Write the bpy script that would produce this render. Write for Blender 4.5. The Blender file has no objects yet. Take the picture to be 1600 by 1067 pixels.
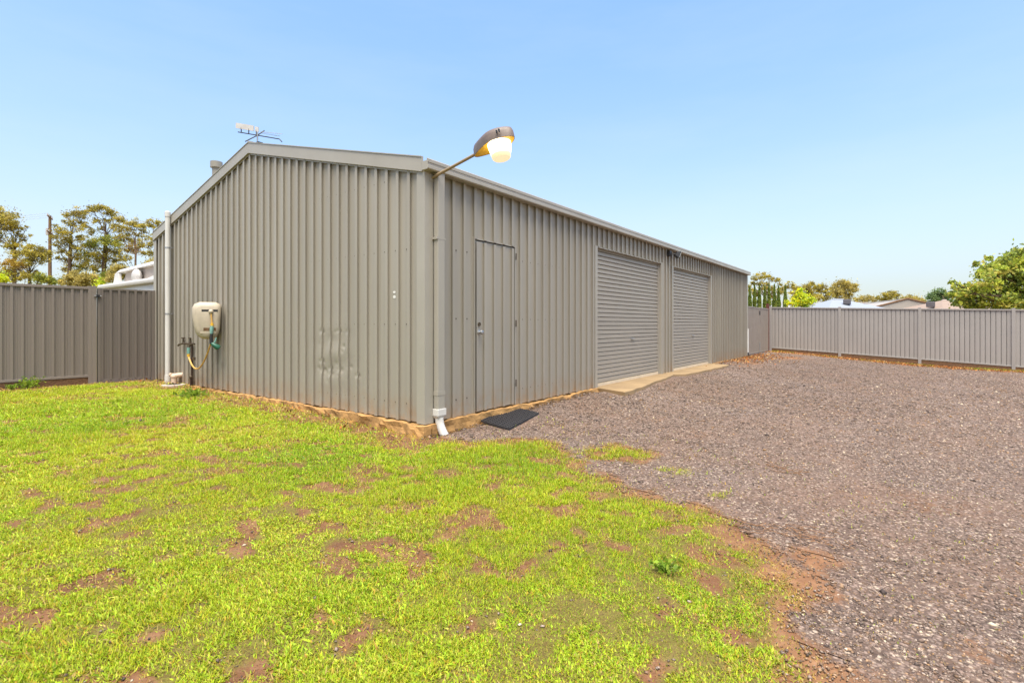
import bpy, bmesh, math, random
import numpy as np
from mathutils import Vector, Matrix

# ------------------------------------------------------------------ camera, world, sun, exposure
scene = bpy.context.scene
COL = scene.collection
F, PX0, HY, CAMH = 803.0, 800.0, 506.5, 1.085      # focal length in photo pixels, principal column, horizon row, height
CAM = np.array([-3.9354, -4.1503, CAMH])
FW = np.array([0.79958, 0.60056, 0.0]); RT = np.array([0.60056, -0.79958, 0.0])

cam_data = bpy.data.cameras.new('camera'); cam = bpy.data.objects.new('camera', cam_data); COL.objects.link(cam)
cam.location = CAM
cam.rotation_euler = (math.radians(90), 0, math.atan2(FW[1], FW[0]) - math.pi/2)
cam_data.sensor_width = 36; cam_data.lens = F/1600*36; cam_data.shift_y = -27/1600
cam_data.clip_start = 0.05; cam_data.clip_end = 3000
scene.camera = cam

SUN_EL, SUN_AZ = math.radians(70), math.radians(213)   # azimuth: direction the light comes from, in the ground plane
SUN_DIR = Vector((math.cos(SUN_EL)*math.cos(SUN_AZ), math.cos(SUN_EL)*math.sin(SUN_AZ), math.sin(SUN_EL)))
world = bpy.data.worlds.new('World'); scene.world = world; world.use_nodes = True
nt = world.node_tree; nt.nodes.clear()
wo = nt.nodes.new('ShaderNodeOutputWorld'); bg = nt.nodes.new('ShaderNodeBackground')
sky = nt.nodes.new('ShaderNodeTexSky'); sky.sky_type = 'NISHITA'; sky.sun_disc = False
sky.sun_elevation = SUN_EL; sky.sun_rotation = math.pi/2 - SUN_AZ
sky.air_density = 1.0; sky.dust_density = 2.4; sky.ozone_density = 2.0; sky.altitude = 200
# thin even high cloud: the bright horizon is held back, colour / (a + b * luminance), the same in every direction
bw = nt.nodes.new('ShaderNodeRGBToBW'); nt.links.new(sky.outputs[0], bw.inputs[0])
ma = nt.nodes.new('ShaderNodeMath'); ma.operation = 'MULTIPLY_ADD'; nt.links.new(bw.outputs[0], ma.inputs[0]); ma.inputs[1].default_value = 1.85*.15; ma.inputs[2].default_value = .44
dv = nt.nodes.new('ShaderNodeMath'); dv.operation = 'DIVIDE'; dv.inputs[0].default_value = .74; nt.links.new(ma.outputs[0], dv.inputs[1])
vm = nt.nodes.new('ShaderNodeVectorMath'); vm.operation = 'SCALE'; mrs = nt.nodes.new('ShaderNodeMapRange'); nt.links.new(bw.outputs[0], mrs.inputs[0])
for k_, v_ in ((1, 1.6), (2, 6.0), (3, 1.13), (4, .35)): mrs.inputs[k_].default_value = v_
hsv = nt.nodes.new('ShaderNodeHueSaturation'); nt.links.new(mrs.outputs[0], hsv.inputs['Saturation']); nt.links.new(sky.outputs[0], hsv.inputs['Color'])
nt.links.new(hsv.outputs[0], vm.inputs[0]); nt.links.new(dv.outputs[0], vm.inputs['Scale'])
tc = nt.nodes.new('ShaderNodeTexCoord'); mpg = nt.nodes.new('ShaderNodeMapping'); mpg.inputs['Scale'].default_value = (1, 1, 5); nt.links.new(tc.outputs['Generated'], mpg.inputs[0])
cn = nt.nodes.new('ShaderNodeTexNoise'); cn.inputs['Scale'].default_value = 2.2; cn.inputs['Detail'].default_value = 7; cn.inputs['Roughness'].default_value = .6; nt.links.new(mpg.outputs[0], cn.inputs[0])
cr = nt.nodes.new('ShaderNodeValToRGB'); cr.color_ramp.elements[0].position = .42; cr.color_ramp.elements[1].position = .8; cr.color_ramp.elements[1].color = (.12, .12, .12, 1); nt.links.new(cn.outputs[0], cr.inputs[0])
mxc = nt.nodes.new('ShaderNodeMix'); mxc.data_type = 'RGBA'; nt.links.new(cr.outputs[0], mxc.inputs[0]); nt.links.new(vm.outputs[0], mxc.inputs[6]); mxc.inputs[7].default_value = (2.0, 2.15, 2.25, 1)
nt.links.new(mxc.outputs[2], bg.inputs['Color'])
nt.links.new(bg.outputs[0], wo.inputs['Surface'])
bg.inputs['Strength'].default_value = 0.15
sd = bpy.data.lights.new('sun', 'SUN'); sd.energy = 2.6; sd.angle = math.radians(45); sd.color = (1, 0.93, 0.82)
sun = bpy.data.objects.new('sun', sd); COL.objects.link(sun); sun.location = (-20, -20, 30)
sun.rotation_euler = SUN_DIR.to_track_quat('Z', 'Y').to_euler()
vs = scene.view_settings
vs.view_transform = 'Standard'; vs.look = 'None'; vs.gamma = 1; vs.exposure = 1.64; vs.use_curve_mapping = False

# ------------------------------------------------------------------ helpers
R = random.Random(7); NR = np.random.default_rng(11)
def W(px, py, d):
    return CAM + d*(FW + (px-PX0)/F*RT + np.array([0, 0, (HY-py)/F]))
def smooth(a, b, x):
    t = np.clip((np.asarray(x, float)-a)/(b-a), 0, 1); return t*t*(3-2*t)
def vnoise(x, y, s=0):
    x = np.asarray(x, float); y = np.asarray(y, float)
    xi = np.floor(x).astype(np.int64); yi = np.floor(y).astype(np.int64); fx = x-xi; fy = y-yi
    fx = fx*fx*(3-2*fx); fy = fy*fy*(3-2*fy)
    def h(a, b):
        n = (a*374761393 + b*668265263 + s*974634599) & 0xffffffff
        n = ((n ^ (n >> 13))*1274126177) & 0xffffffff
        return ((n ^ (n >> 16)) & 0xffff)/65535.0
    return (h(xi, yi)*(1-fx)+h(xi+1, yi)*fx)*(1-fy) + (h(xi, yi+1)*(1-fx)+h(xi+1, yi+1)*fx)*fy
def fbm(x, y, sc, s=0, o=4):
    t = 0; a = .5; n = 0
    for i in range(o):
        t = t + a*vnoise(x*sc, y*sc, s+i*17); n += a; a *= .5; sc *= 2.03
    return t/n
def gz(x, y):
    x = np.asarray(x, float); y = np.asarray(y, float)
    yc = np.clip(y, -16, 50); xc = np.clip(x, -20, 60)
    z = -.05 + .07*np.clip(xc/19, 0, 1) + .052*(yc-np.sqrt(yc*yc+.04))/2
    z = z + .05*smooth(3, 7.4, yc)*(1-smooth(0, 3, xc)) - .075*np.exp(-(xc*xc+yc*yc)/3.0)
    z = z - .10*np.exp(-((yc+4.8)/2.6)**2)*smooth(11, 18, xc)
    z = z - .9*smooth(21, 40, x)
    return z
def G(px, py):
    r = FW + (px-PX0)/F*RT; k = (HY-py)/F; d = -CAMH/k
    for _ in range(30):
        p = CAM + d*r; d = (float(gz(p[0], p[1]))-CAMH)/k
    return CAM[:2] + d*r[:2]

WL = {}                                   # world location of every parent
def reg(o, loc): WL[o] = Vector(loc)
def tag(o, label=None, cat=None, group=None, kind=None):
    if label: o['label'] = label
    if cat: o['category'] = cat
    if group: o['group'] = group
    if kind: o['kind'] = kind
    return o
def empty(name, loc, label, cat, group=None):
    o = bpy.data.objects.new(name, None); COL.objects.link(o); o.location = loc; o.empty_display_size = .2
    reg(o, loc); return tag(o, label, cat, group)
def place(name, me, loc, parent=None):
    o = bpy.data.objects.new(name, me); COL.objects.link(o)
    if parent is not None:
        o.parent = parent; o.location = Vector(loc)-WL[parent]
    else: o.location = loc
    reg(o, loc); return o
class MB:
    def __init__(s): s.v = []; s.f = []
    def quad(s, a, b, c, d):
        i = len(s.v); s.v += [a, b, c, d]; s.f.append((i, i+1, i+2, i+3)); return s
    def box(s, x0, x1, y0, y1, z0, z1):
        i = len(s.v)
        s.v += [(x0,y0,z0),(x1,y0,z0),(x1,y1,z0),(x0,y1,z0),(x0,y0,z1),(x1,y0,z1),(x1,y1,z1),(x0,y1,z1)]
        s.f += [tuple(i+k for k in q) for q in ((0,3,2,1),(4,5,6,7),(0,1,5,4),(1,2,6,5),(2,3,7,6),(3,0,4,7))]; return s
    def hexa(s, p):                       # eight corners: four of the bottom, four of the top
        i = len(s.v); s.v += [tuple(q) for q in p]
        s.f += [tuple(i+k for k in q) for q in ((0,3,2,1),(4,5,6,7),(0,1,5,4),(1,2,6,5),(2,3,7,6),(3,0,4,7))]; return s
    def prism(s, poly, axis, a, b):       # closed 2D outline extruded along an axis
        n = len(poly); i = len(s.v)
        def P(p, t): return {'x': (t, p[0], p[1]), 'y': (p[0], t, p[1]), 'z': (p[0], p[1], t)}[axis]
        s.v += [P(p, a) for p in poly]+[P(p, b) for p in poly]
        s.f += [(i+k, i+(k+1) % n, i+n+(k+1) % n, i+n+k) for k in range(n)]
        s.f += [tuple(i+k for k in range(n))[::-1], tuple(i+n+k for k in range(n))]; return s
    def tube(s, pts, rad, n=8, cap=True):
        pts = [Vector(p) for p in pts]
        if not hasattr(rad, '__len__'): rad = [rad]*len(pts)
        i = len(s.v); up = None
        for k, p in enumerate(pts):
            t = (pts[min(k+1, len(pts)-1)]-pts[max(k-1, 0)]).normalized()
            if up is None: up = Vector((0,0,1)) if abs(t.z) < .9 else Vector((1,0,0))
            a = t.cross(up)
            if a.length < 1e-4: a = t.cross(Vector((0,1,.1)))
            a.normalize(); b = a.cross(t).normalized(); up = b
            for j in range(n):
                th = 2*math.pi*j/n; s.v.append(tuple(p+(a*math.cos(th)+b*math.sin(th))*rad[k]))
        for k in range(len(pts)-1):
            for j in range(n):
                s.f.append((i+k*n+j, i+k*n+(j+1) % n, i+(k+1)*n+(j+1) % n, i+(k+1)*n+j))
        if cap:
            s.f.append(tuple(i+j for j in range(n))[::-1]); m = i+(len(pts)-1)*n; s.f.append(tuple(m+j for j in range(n)))
        return s
    def ball(s, c, r, n=10, m=6, sq=(1,1,1)):
        i = len(s.v); c = Vector(c)
        for a in range(m+1):
            ph = math.pi*a/m
            for b in range(n):
                th = 2*math.pi*b/n
                s.v.append((c.x+r*sq[0]*math.sin(ph)*math.cos(th), c.y+r*sq[1]*math.sin(ph)*math.sin(th), c.z+r*sq[2]*math.cos(ph)))
        for a in range(m):
            for b in range(n):
                s.f.append((i+a*n+b, i+(a+1)*n+b, i+(a+1)*n+(b+1) % n, i+a*n+(b+1) % n))
        return s
    def mesh(s, name, mat, smooth_=False, bevel=0, merge=False):
        v = np.array(s.v, float); c = (v.min(0)+v.max(0))/2
        me = bpy.data.meshes.new(name); me.from_pydata((v-c).tolist(), [], s.f)
        bm = bmesh.new(); bm.from_mesh(me)
        if merge or bevel: bmesh.ops.remove_doubles(bm, verts=bm.verts, dist=1e-5)
        bmesh.ops.recalc_face_normals(bm, faces=bm.faces)
        if bevel: bmesh.ops.bevel(bm, geom=[e for e in bm.edges if e.is_manifold and e.calc_face_angle(0) > .5], offset=bevel, segments=2, affect='EDGES', profile=.6, clamp_overlap=True)
        bm.to_mesh(me); bm.free()
        me.materials.append(mat)
        if smooth_:
            me.polygons.foreach_set('use_smooth', [True]*len(me.polygons))
            try: me.set_sharp_from_angle(angle=math.radians(40))
            except Exception: pass
        return me, c
    def build(s, name, mat, parent=None, **k):
        me, c = s.mesh(name, mat, **k); return place(name, me, c, parent)
def np_mesh(name, verts, faces, mat, cols=None, smooth_=False):
    me = bpy.data.meshes.new(name); nv = len(verts); nf, k = faces.shape
    me.vertices.add(nv); me.vertices.foreach_set('co', np.ascontiguousarray(verts, dtype=np.float32).ravel())
    me.loops.add(nf*k); me.loops.foreach_set('vertex_index', faces.astype(np.int32).ravel())
    me.polygons.add(nf); me.polygons.foreach_set('loop_start', np.arange(0, nf*k, k, dtype=np.int32))
    me.update(calc_edges=True)
    if cols is not None:
        a = me.color_attributes.new('Col', 'FLOAT_COLOR', 'POINT')
        c4 = np.ones((nv, 4), np.float32); c4[:, :cols.shape[1]] = cols; a.data.foreach_set('color', c4.ravel())
    if smooth_: me.polygons.foreach_set('use_smooth', np.ones(nf, bool))
    me.materials.append(mat); return me

# ------------------------------------------------------------------ materials
def newmat(name):
    m = bpy.data.materials.new(name); m.use_nodes = True
    return m, m.node_tree, m.node_tree.nodes['Principled BSDF']
def nd(t, ty, **k):
    n = t.nodes.new(ty)
    for a, b in k.items():
        if a in n.inputs: n.inputs[a].default_value = b
        else: setattr(n, a, b)
    return n
def ramp(t, src, stops):
    r = t.nodes.new('ShaderNodeValToRGB'); cr = r.color_ramp
    while len(cr.elements) < len(stops): cr.elements.new(.5)
    for e, (p, c) in zip(cr.elements, stops):
        e.position = p; e.color = (*c, 1) if hasattr(c, '__len__') else (c, c, c, 1)
    t.links.new(src, r.inputs[0]); return r.outputs[0]
def mix(t, fac, a, b, bt='MIX'):
    n = t.nodes.new('ShaderNodeMix'); n.data_type = 'RGBA'; n.blend_type = bt
    for s, v in ((n.inputs[0], fac), (n.inputs[6], a), (n.inputs[7], b)):
        if hasattr(v, 'links') or hasattr(v, 'is_linked'): t.links.new(v, s)
        elif hasattr(v, '__len__'): s.default_value = (*v, 1)
        else: s.default_value = v
    return n.outputs[2]
def PM(name, base, rough=.5, var=.12, vscale=3.0, stretch=(1,1,1), bump=0, bscale=40, metal=0, dirt=None, spec=.5):
    m, t, b = newmat(name)
    g = t.nodes.new('ShaderNodeNewGeometry'); mp = nd(t, 'ShaderNodeMapping'); mp.inputs['Scale'].default_value = stretch
    t.links.new(g.outputs['Position'], mp.inputs[0])
    n = nd(t, 'ShaderNodeTexNoise', Scale=vscale, Detail=5.0, Roughness=.6); t.links.new(mp.outputs[0], n.inputs[0])
    lo = tuple(c*(1-var) for c in base); hi = tuple(min(1, c*(1+var)) for c in base)
    c = ramp(t, n.outputs[0], [(.3, lo), (.7, hi)])
    if dirt:                                # (colour, height where the splashed dirt ends, strength)
        sp = nd(t, 'ShaderNodeSeparateXYZ'); t.links.new(g.outputs['Position'], sp.inputs[0])
        n2 = nd(t, 'ShaderNodeTexNoise', Scale=7.0, Detail=6.0, Roughness=.7); t.links.new(g.outputs['Position'], n2.inputs[0])
        mr = nd(t, 'ShaderNodeMapRange'); mr.inputs[1].default_value = dirt[1]; mr.inputs[2].default_value = -.05; mr.inputs[3].default_value = 0; mr.inputs[4].default_value = 1
        t.links.new(sp.outputs[2], mr.inputs[0])
        mu = nd(t, 'ShaderNodeMath', operation='MULTIPLY'); t.links.new(mr.outputs[0], mu.inputs[0])
        t.links.new(ramp(t, n2.outputs[0], [(.38, 0), (.68, 1)]), mu.inputs[1])
        m2 = nd(t, 'ShaderNodeMath', operation='MULTIPLY'); t.links.new(mu.outputs[0], m2.inputs[0]); m2.inputs[1].default_value = dirt[2]
        c = mix(t, m2.outputs[0], c, dirt[0])
    t.links.new(c, b.inputs['Base Color']); b.inputs['Metallic'].default_value = metal
    t.links.new(ramp(t, n.outputs[0], [(.3, min(1, rough+.08)), (.7, max(0, rough-.08))]), b.inputs['Roughness'])
    b.inputs['Specular IOR Level'].default_value = spec
    if bump:
        n3 = nd(t, 'ShaderNodeTexNoise', Scale=bscale, Detail=5.0, Roughness=.65); t.links.new(g.outputs['Position'], n3.inputs[0])
        bp = nd(t, 'ShaderNodeBump', Strength=bump, Distance=.02); t.links.new(n3.outputs[0], bp.inputs['Height']); t.links.new(bp.outputs[0], b.inputs['Normal'])
    return m
def attr_mat(name, rough=.6, trans=0.0, spec=.3, tint=(1,1,1)):
    m, t, b = newmat(name)
    a = nd(t, 'ShaderNodeAttribute', attribute_name='Col')
    b.inputs['Roughness'].default_value = rough; b.inputs['Specular IOR Level'].default_value = spec
    t.links.new(a.outputs[0], b.inputs['Base Color'])
    if trans:
        tr = t.nodes.new('ShaderNodeBsdfTranslucent'); t.links.new(a.outputs[0], tr.inputs[0])
        mx = t.nodes.new('ShaderNodeMixShader'); mx.inputs[0].default_value = trans
        t.links.new(b.outputs[0], mx.inputs[1]); t.links.new(tr.outputs[0], mx.inputs[2])
        t.links.new(mx.outputs[0], t.nodes['Material Output'].inputs[0])
    return m
SPLASH = (.34, .19, .085)
M = dict(
    clad=PM('painted_cladding', (.312, .285, .237), .45, .09, 1.6, (1,1,.12), bump=.05, bscale=30, dirt=(SPLASH, .34, .75)),
    trim=PM('painted_trim', (.34, .314, .266), .36, .05, 2.0, bump=.03),
    shade=PM('roller_steel', (.312, .284, .24), .42, .05, 2.0, (.3,1,1), bump=.03),
    roof=PM('roof_steel', (.27, .25, .21), .4, .06, 2.0),
    seal=PM('cream_seal', (.62, .52, .38), .6, .1, 5),
    gap=PM('dark_gap', (.02, .018, .015), .9, .1),
    conc=PM('stained_concrete', (.42, .235, .082), .85, .45, 7.0, bump=.7, bscale=28),
    apron=PM('apron_concrete', (.30, .205, .105), .8, .2, 2.2, bump=.25, bscale=70),
    pvc=PM('white_pvc', (.60, .585, .55), .35, .05, 4),
    pvcold=PM('aged_pvc', (.60, .45, .33), .5, .15, 9),
    steel=PM('galvanised_steel', (.42, .42, .42), .38, .15, 14, metal=.8),
    brass=PM('tarnished_brass', (.10, .075, .05), .5, .3, 30, metal=.5),
    rust=PM('rusted_pipe', (.045, .025, .016), .8, .4, 30),
    fence=PM('grey_fence_steel', (.31, .286, .262), .45, .05, 1.5, bump=.03),
    fencel=PM('brown_fence_steel', (.225, .190, .162), .5, .07, 1.5, (1,1,.2), bump=.04),
    gatel=PM('dark_gate_steel', (.172, .146, .125), .5, .07, 1.5, (1,1,.2), bump=.04),
    gate=PM('taupe_gate_steel', (.27, .23, .195), .5, .06, 2),
    gatered=PM('red_post_paint', (.12, .03, .02), .6, .25, 12),
    timber=PM('weathered_sleeper', (.155, .082, .038), .85, .45, 6.0, (3,3,14), bump=.8, bscale=40),
    mat=PM('black_rubber', (.034, .033, .036), .6, .25, 30),
    housing=PM('lamp_housing', (.16, .12, .10), .5, .12, 12),
    lamparm=PM('lamp_arm', (.30, .22, .13), .45, .12, 10),
    tray=PM('lamp_tray', (.70, .42, .04), .5, .25, 20),
    dark=PM('black_plastic', (.02, .02, .022), .45, .2, 20),
    lens=PM('clear_lens', (.75, .78, .76), .15, .05, 10),
    reel=PM('cream_plastic', (.46, .395, .30), .45, .10, 9),
    hose=PM('yellow_hose', (.60, .36, .10), .45, .12, 25),
    brightyel=PM('yellow_fitting', (.72, .42, .03), .45, .1, 25),
    teal=PM('teal_fitting', (.16, .32, .28), .45, .2, 30),
    green=PM('green_nozzle', (.015, .10, .06), .4, .25, 25),
    caravan=PM('caravan_white', (.62, .60, .57), .35, .04, 2),
    carav2=PM('caravan_grey', (.42, .36, .32), .5, .06, 3),
    dome=PM('plastic_dome', (.52, .50, .48), .4, .12, 12),
    pole=PM('timber_pole', (.22, .13, .075), .9, .3, 5, (4,4,.6), bump=.4),
    bark=PM('gum_bark', (.10, .065, .042), .9, .5, 5, bump=.6, bscale=14),
    barkpale=PM('pale_bark', (.20, .13, .09), .9, .5, 5, bump=.5, bscale=14),
    roofblue=PM('pale_blue_roof', (.27, .295, .335), .5, .04, 1),
    roofcream=PM('cream_roof', (.34, .31, .27), .6, .04, 1),
    rooftan=PM('tan_tile_roof', (.27, .20, .155), .8, .08, 3),
    roofgrey=PM('grey_roof', (.30, .29, .28), .6, .06, 2),
    wallbrick=PM('house_render', (.45, .38, .30), .85, .1, 3),
    glass=PM('window_glass', (.03, .035, .04), .08, .1, 3),
    cooler=PM('cooler_plastic', (.10, .09, .10), .6, .15, 6),
    stain=PM('white_smear', (.75, .74, .7), .6, .1, 40),
    leafm=attr_mat('foliage', .6, .42, .2), grassm=attr_mat('grass_blade', .5, .4, .25), stonem=attr_mat('gravel_stone', .75, 0, .35),
    litter=attr_mat('dead_leaf', .8, .1, .2),
)
def lens_glow():
    m, t, b = newmat('lit_bowl'); b.inputs['Base Color'].default_value = (.9, .85, .7, 1); b.inputs['Roughness'].default_value = .25
    b.inputs['Emission Color'].default_value = (1, .84, .55, 1)
    tc = t.nodes.new('ShaderNodeTexCoord'); sx = t.nodes.new('ShaderNodeSeparateXYZ'); t.links.new(tc.outputs['Generated'], sx.inputs[0])
    t.links.new(ramp(t, sx.outputs[2], [(0, .30), (.2, .75), (.55, 2.0), (.85, 1.7), (1, .6)]), b.inputs['Emission Strength'])
    return m
M['glow'] = lens_glow()
def lens_rim():
    m, t, b = newmat('bowl_base'); b.inputs['Base Color'].default_value = (.75, .55, .25, 1); b.inputs['Roughness'].default_value = .2
    b.inputs['Emission Color'].default_value = (1, .85, .58, 1); b.inputs['Emission Strength'].default_value = .24
    return m
M['glowend'] = lens_rim()

def ground_material():
    m, t, b = newmat('ground_surface')
    g = t.nodes.new('ShaderNodeNewGeometry'); P = g.outputs['Position']
    at = nd(t, 'ShaderNodeAttribute', attribute_name='Col'); sp = nd(t, 'ShaderNodeSeparateColor'); t.links.new(at.outputs[0], sp.inputs[0])
    def noise(sc, d=6.0, r=.65):
        n = nd(t, 'ShaderNodeTexNoise', Scale=sc, Detail=d, Roughness=r); t.links.new(P, n.inputs[0]); return n.outputs[0]
    dirt = ramp(t, noise(5), [(.3, (.10, .042, .016)), (.5, (.155, .068, .028)), (.72, (.25, .13, .062))])
    dirt = mix(t, ramp(t, noise(60), [(.45, 0), (.65, .3)]), dirt, (.22, .14, .09))
    dirt = mix(t, ramp(t, noise(140, 2.0), [(.55, 0), (.68, .75)]), dirt, (.04, .02, .01))
    orange = ramp(t, noise(9), [(.3, (.16, .074, .034)), (.55, (.26, .132, .064)), (.75, (.34, .205, .115))])
    dirt = mix(t, sp.outputs[1], dirt, orange)
    # loose stone: one cell per stone
    vo = nd(t, 'ShaderNodeTexVoronoi', Scale=52.0); vo.inputs['Randomness'].default_value = 1; t.links.new(P, vo.inputs[0])
    vc = nd(t, 'ShaderNodeSeparateColor'); t.links.new(vo.outputs['Color'], vc.inputs[0])
    st = ramp(t, vc.outputs[0], [(0, (.082, .059, .049)), (.3, (.148, .107, .089)), (.62, (.205, .152, .13)), (.86, (.29, .222, .195)), (.985, (.46, .385, .31))])
    st = mix(t, ramp(t, vo.outputs['Distance'], [(.35, 0), (.62, .75)]), st, (.07, .048, .038))
    st = mix(t, 1.0, st, (1.03, .99, .92), 'MULTIPLY')
    st = mix(t, ramp(t, noise(1.1), [(.40, 0), (.70, .5)]), st, (.22, .13, .085))
    st = mix(t, ramp(t, noise(.35), [(.5, 0), (.75, .25)]), st, (.36, .30, .28))
    def soft(mask, n, lo=.35, hi=.65):
        a = nd(t, 'ShaderNodeMath', operation='ADD'); t.links.new(mask, a.inputs[0]); t.links.new(n, a.inputs[1])
        s = nd(t, 'ShaderNodeMath', operation='SUBTRACT'); t.links.new(a.outputs[0], s.inputs[0]); s.inputs[1].default_value = .5
        return ramp(t, s.outputs[0], [(lo, 0), (hi, 1)])
    gm = soft(sp.outputs[2], noise(14)); c = mix(t, gm, dirt, st)
    gr = ramp(t, noise(11), [(.3, (.095, .055, .019)), (.5, (.115, .080, .018)), (.75, (.18, .115, .045))])
    gr = mix(t, ramp(t, noise(110, 3.0), [(.42, 0), (.6, .8)]), gr, (.17, .165, .022))
    gr = mix(t, ramp(t, noise(170, 2.0), [(.55, 0), (.66, .8)]), gr, (.035, .03, .008))
    c = mix(t, soft(sp.outputs[0], noise(8), .38, .7), c, gr)
    t.links.new(c, b.inputs['Base Color']); b.inputs['Roughness'].default_value = .85; b.inputs['Specular IOR Level'].default_value = .3
    inv = nd(t, 'ShaderNodeMath', operation='SUBTRACT'); inv.inputs[0].default_value = 1; t.links.new(vo.outputs['Distance'], inv.inputs[1])
    hm = nd(t, 'ShaderNodeMath', operation='MULTIPLY'); t.links.new(inv.outputs[0], hm.inputs[0]); t.links.new(gm, hm.inputs[1])
    ad = nd(t, 'ShaderNodeMath', operation='ADD'); t.links.new(hm.outputs[0], ad.inputs[0]); t.links.new(noise(35), ad.inputs[1])
    bp = nd(t, 'ShaderNodeBump', Strength=.8, Distance=.012); t.links.new(ad.outputs[0], bp.inputs['Height']); t.links.new(bp.outputs[0], b.inputs['Normal'])
    return m
M['ground'] = ground_material()

# ------------------------------------------------------------------ zones of the yard (plan view, metres)
SL, SW = 14.95, 7.68                       # shed length along x, width along y
LAWN = [tuple(G(*p)) for p in [(684,686),(730,690),(790,692),(850,690),(882,703),(905,713),(930,702),(960,695),(1000,703),(1016,716),(985,724),(930,722),(906,724),
        (918,738),(958,755),(975,768),(1040,784),(1100,795),(1150,820),(1178,842),(1184,868),(1226,906),(1236,940),(1226,985),(1240,1030),(1258,1100),(1275,1230)]]
LAWN += [(-3.2,-5.6),(-5,-9),(-16,-9),(-16,7.55),(-.02,7.55),(-.02,-.05)]
LAWN = np.array(LAWN)
def sdist(poly, x, y):                     # signed distance, positive inside
    x = np.asarray(x, float).ravel(); y = np.asarray(y, float).ravel()
    d = np.full(x.shape, 1e9); ins = np.zeros(x.shape, bool); n = len(poly)
    for i in range(n):
        ax, ay = poly[i]; bx, by = poly[(i+1) % n]; ex, ey = bx-ax, by-ay
        t = np.clip(((x-ax)*ex+(y-ay)*ey)/(ex*ex+ey*ey+1e-12), 0, 1)
        d = np.minimum(d, (x-ax-t*ex)**2+(y-ay-t*ey)**2)
        c = ((ay > y) != (by > y)) & (x < (bx-ax)*(y-ay)/(by-ay+1e-12)+ax); ins ^= c
    return np.where(ins, 1, -1)*np.sqrt(d)
def ell(px, py, rx, ry):
    c = G(px, py); a = (G(px+rx, py)-G(px-rx, py))/2; b = (G(px, py+ry)-G(px, py-ry))/2
    return c, np.linalg.inv(np.array([a, b]).T)
BARE = [ell(*e) for e in [(395,702,95,9),(330,716,55,7),(300,690,30,6),(455,690,35,6),(705,740,58,7),(800,758,42,7),(640,733,28,6),(145,790,26,10),(165,752,40,9),(150,812,20,6),
        (530,822,26,12),(700,812,34,12),(365,862,32,7),(240,872,40,9),(175,868,26,7),(90,885,34,7),(20,842,20,8),(500,965,26,22),(478,1003,22,12),(690,1052,46,14),
        (230,995,26,14),(60,1018,36,7),(1000,962,24,8),(1030,1002,20,8),(270,830,25,8),(555,745,30,10),(530,718,40,9),(235,730,28,5),(55,690,24,5),(420,640,50,9),(345,650,30,6),(640,880,14,6),(745,885,20,6),
        (1190,935,40,16),(1150,1000,50,12),(205,655,35,5),(120,622,60,6),(210,605,70,6),(385,1040,20,10),(860,745,22,5)]]
def patch(lst, x, y):
    o = np.zeros(np.shape(x))
    for c, Mi in lst:
        dx = x-c[0]; dy = y-c[1]; u = Mi[0,0]*dx+Mi[0,1]*dy; v = Mi[1,0]*dx+Mi[1,1]*dy
        o = np.maximum(o, np.clip(1.25-np.sqrt(u*u+v*v), 0, 1))
    return o
TUFT = [ell(*e) for e in [(940,707,60,9),(1000,712,26,8),(1052,740,34,9),(1128,776,22,7),(1035,737,14,6)]]
RUSTY = [ell(*e) for e in [(1160,566,42,9),(1240,868,70,22),(1300,850,60,14),(1230,560,50,4),(1450,935,90,30),(1490,1030,110,40),(1230,960,60,60),(1300,980,90,60),(1370,1040,90,40),(1290,880,80,30),(1180,850,40,14),(1240,900,110,40),(1340,930,110,45),(1280,1040,110,40),(690,672,40,8),(1100,790,50,10),(990,775,50,8),(1330,905,60,24)]]
def zones(x, y):
    """grass cover, orange dirt, loose gravel, each 0..1"""
    x = np.asarray(x, float); y = np.asarray(y, float); sh = x.shape; x = x.ravel(); y = y.ravel()
    sd_ = sdist(LAWN, x, y); n1 = fbm(x, y, 2.2, 3); n2 = fbm(x, y, 7, 5)
    e = sd_ + (n1-.5)*.35 + (n2-.5)*.22
    grass = smooth(-.16, .26, e)
    grass = np.maximum(grass, patch(TUFT, x, y)*smooth(.32, .52, n2))
    wall = smooth(1.0, .30, -x+(n1-.5)*.7)*(y > -.4)*(y < 7.7)*(x < .2)      # bare strip along the end wall
    fen = smooth(6.75, 7.45, y+(n1-.5)*.9)*(x < .2)
    bare = np.maximum.reduce([patch(BARE, x, y)*smooth(.36, .58, n2+.06)*.86, smooth(.70, .80, fbm(x, y, 2.0, 9)+.5*(n2-.5))*.7, wall*.85, fen*.75, smooth(.5, .0, np.abs(e+.1))*.15, smooth(.58, .70, n2)*.85, smooth(.62,.74,fbm(x, y, 4.2, 91))*.8])
    grass = grass*(1-bare)
    right = smooth(.12, -.15, e)
    fx = smooth(17.6, 18.3, x+(n1-.5)*.6)                                     # litter strip under the side fence
    orange = np.maximum(patch(RUSTY, x, y)*smooth(.22, .66, n1+.3*(n2-.5)), fx*.9)
    orange = np.maximum(orange, smooth(.6, .0, np.abs(e))*.38*smooth(.35, .65, n2))
    gravel = right*(1-.9*orange)*(x > -6)*(1-smooth(21, 24, x))
    gravel = gravel*(1-.45*smooth(.55, .72, fbm(x, y, .9, 21))*smooth(3.5, .5, x))
    far = smooth(8.0, 9.0, y)+smooth(19.3, 20, x)+smooth(-14, -18, y)
    grass = np.clip(np.maximum(grass, far), 0, 1); gravel = gravel*(1-np.clip(far, 0, 1))
    return grass.reshape(sh), np.clip(orange, 0, 1).reshape(sh), np.clip(gravel, 0, 1).reshape(sh)

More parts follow.
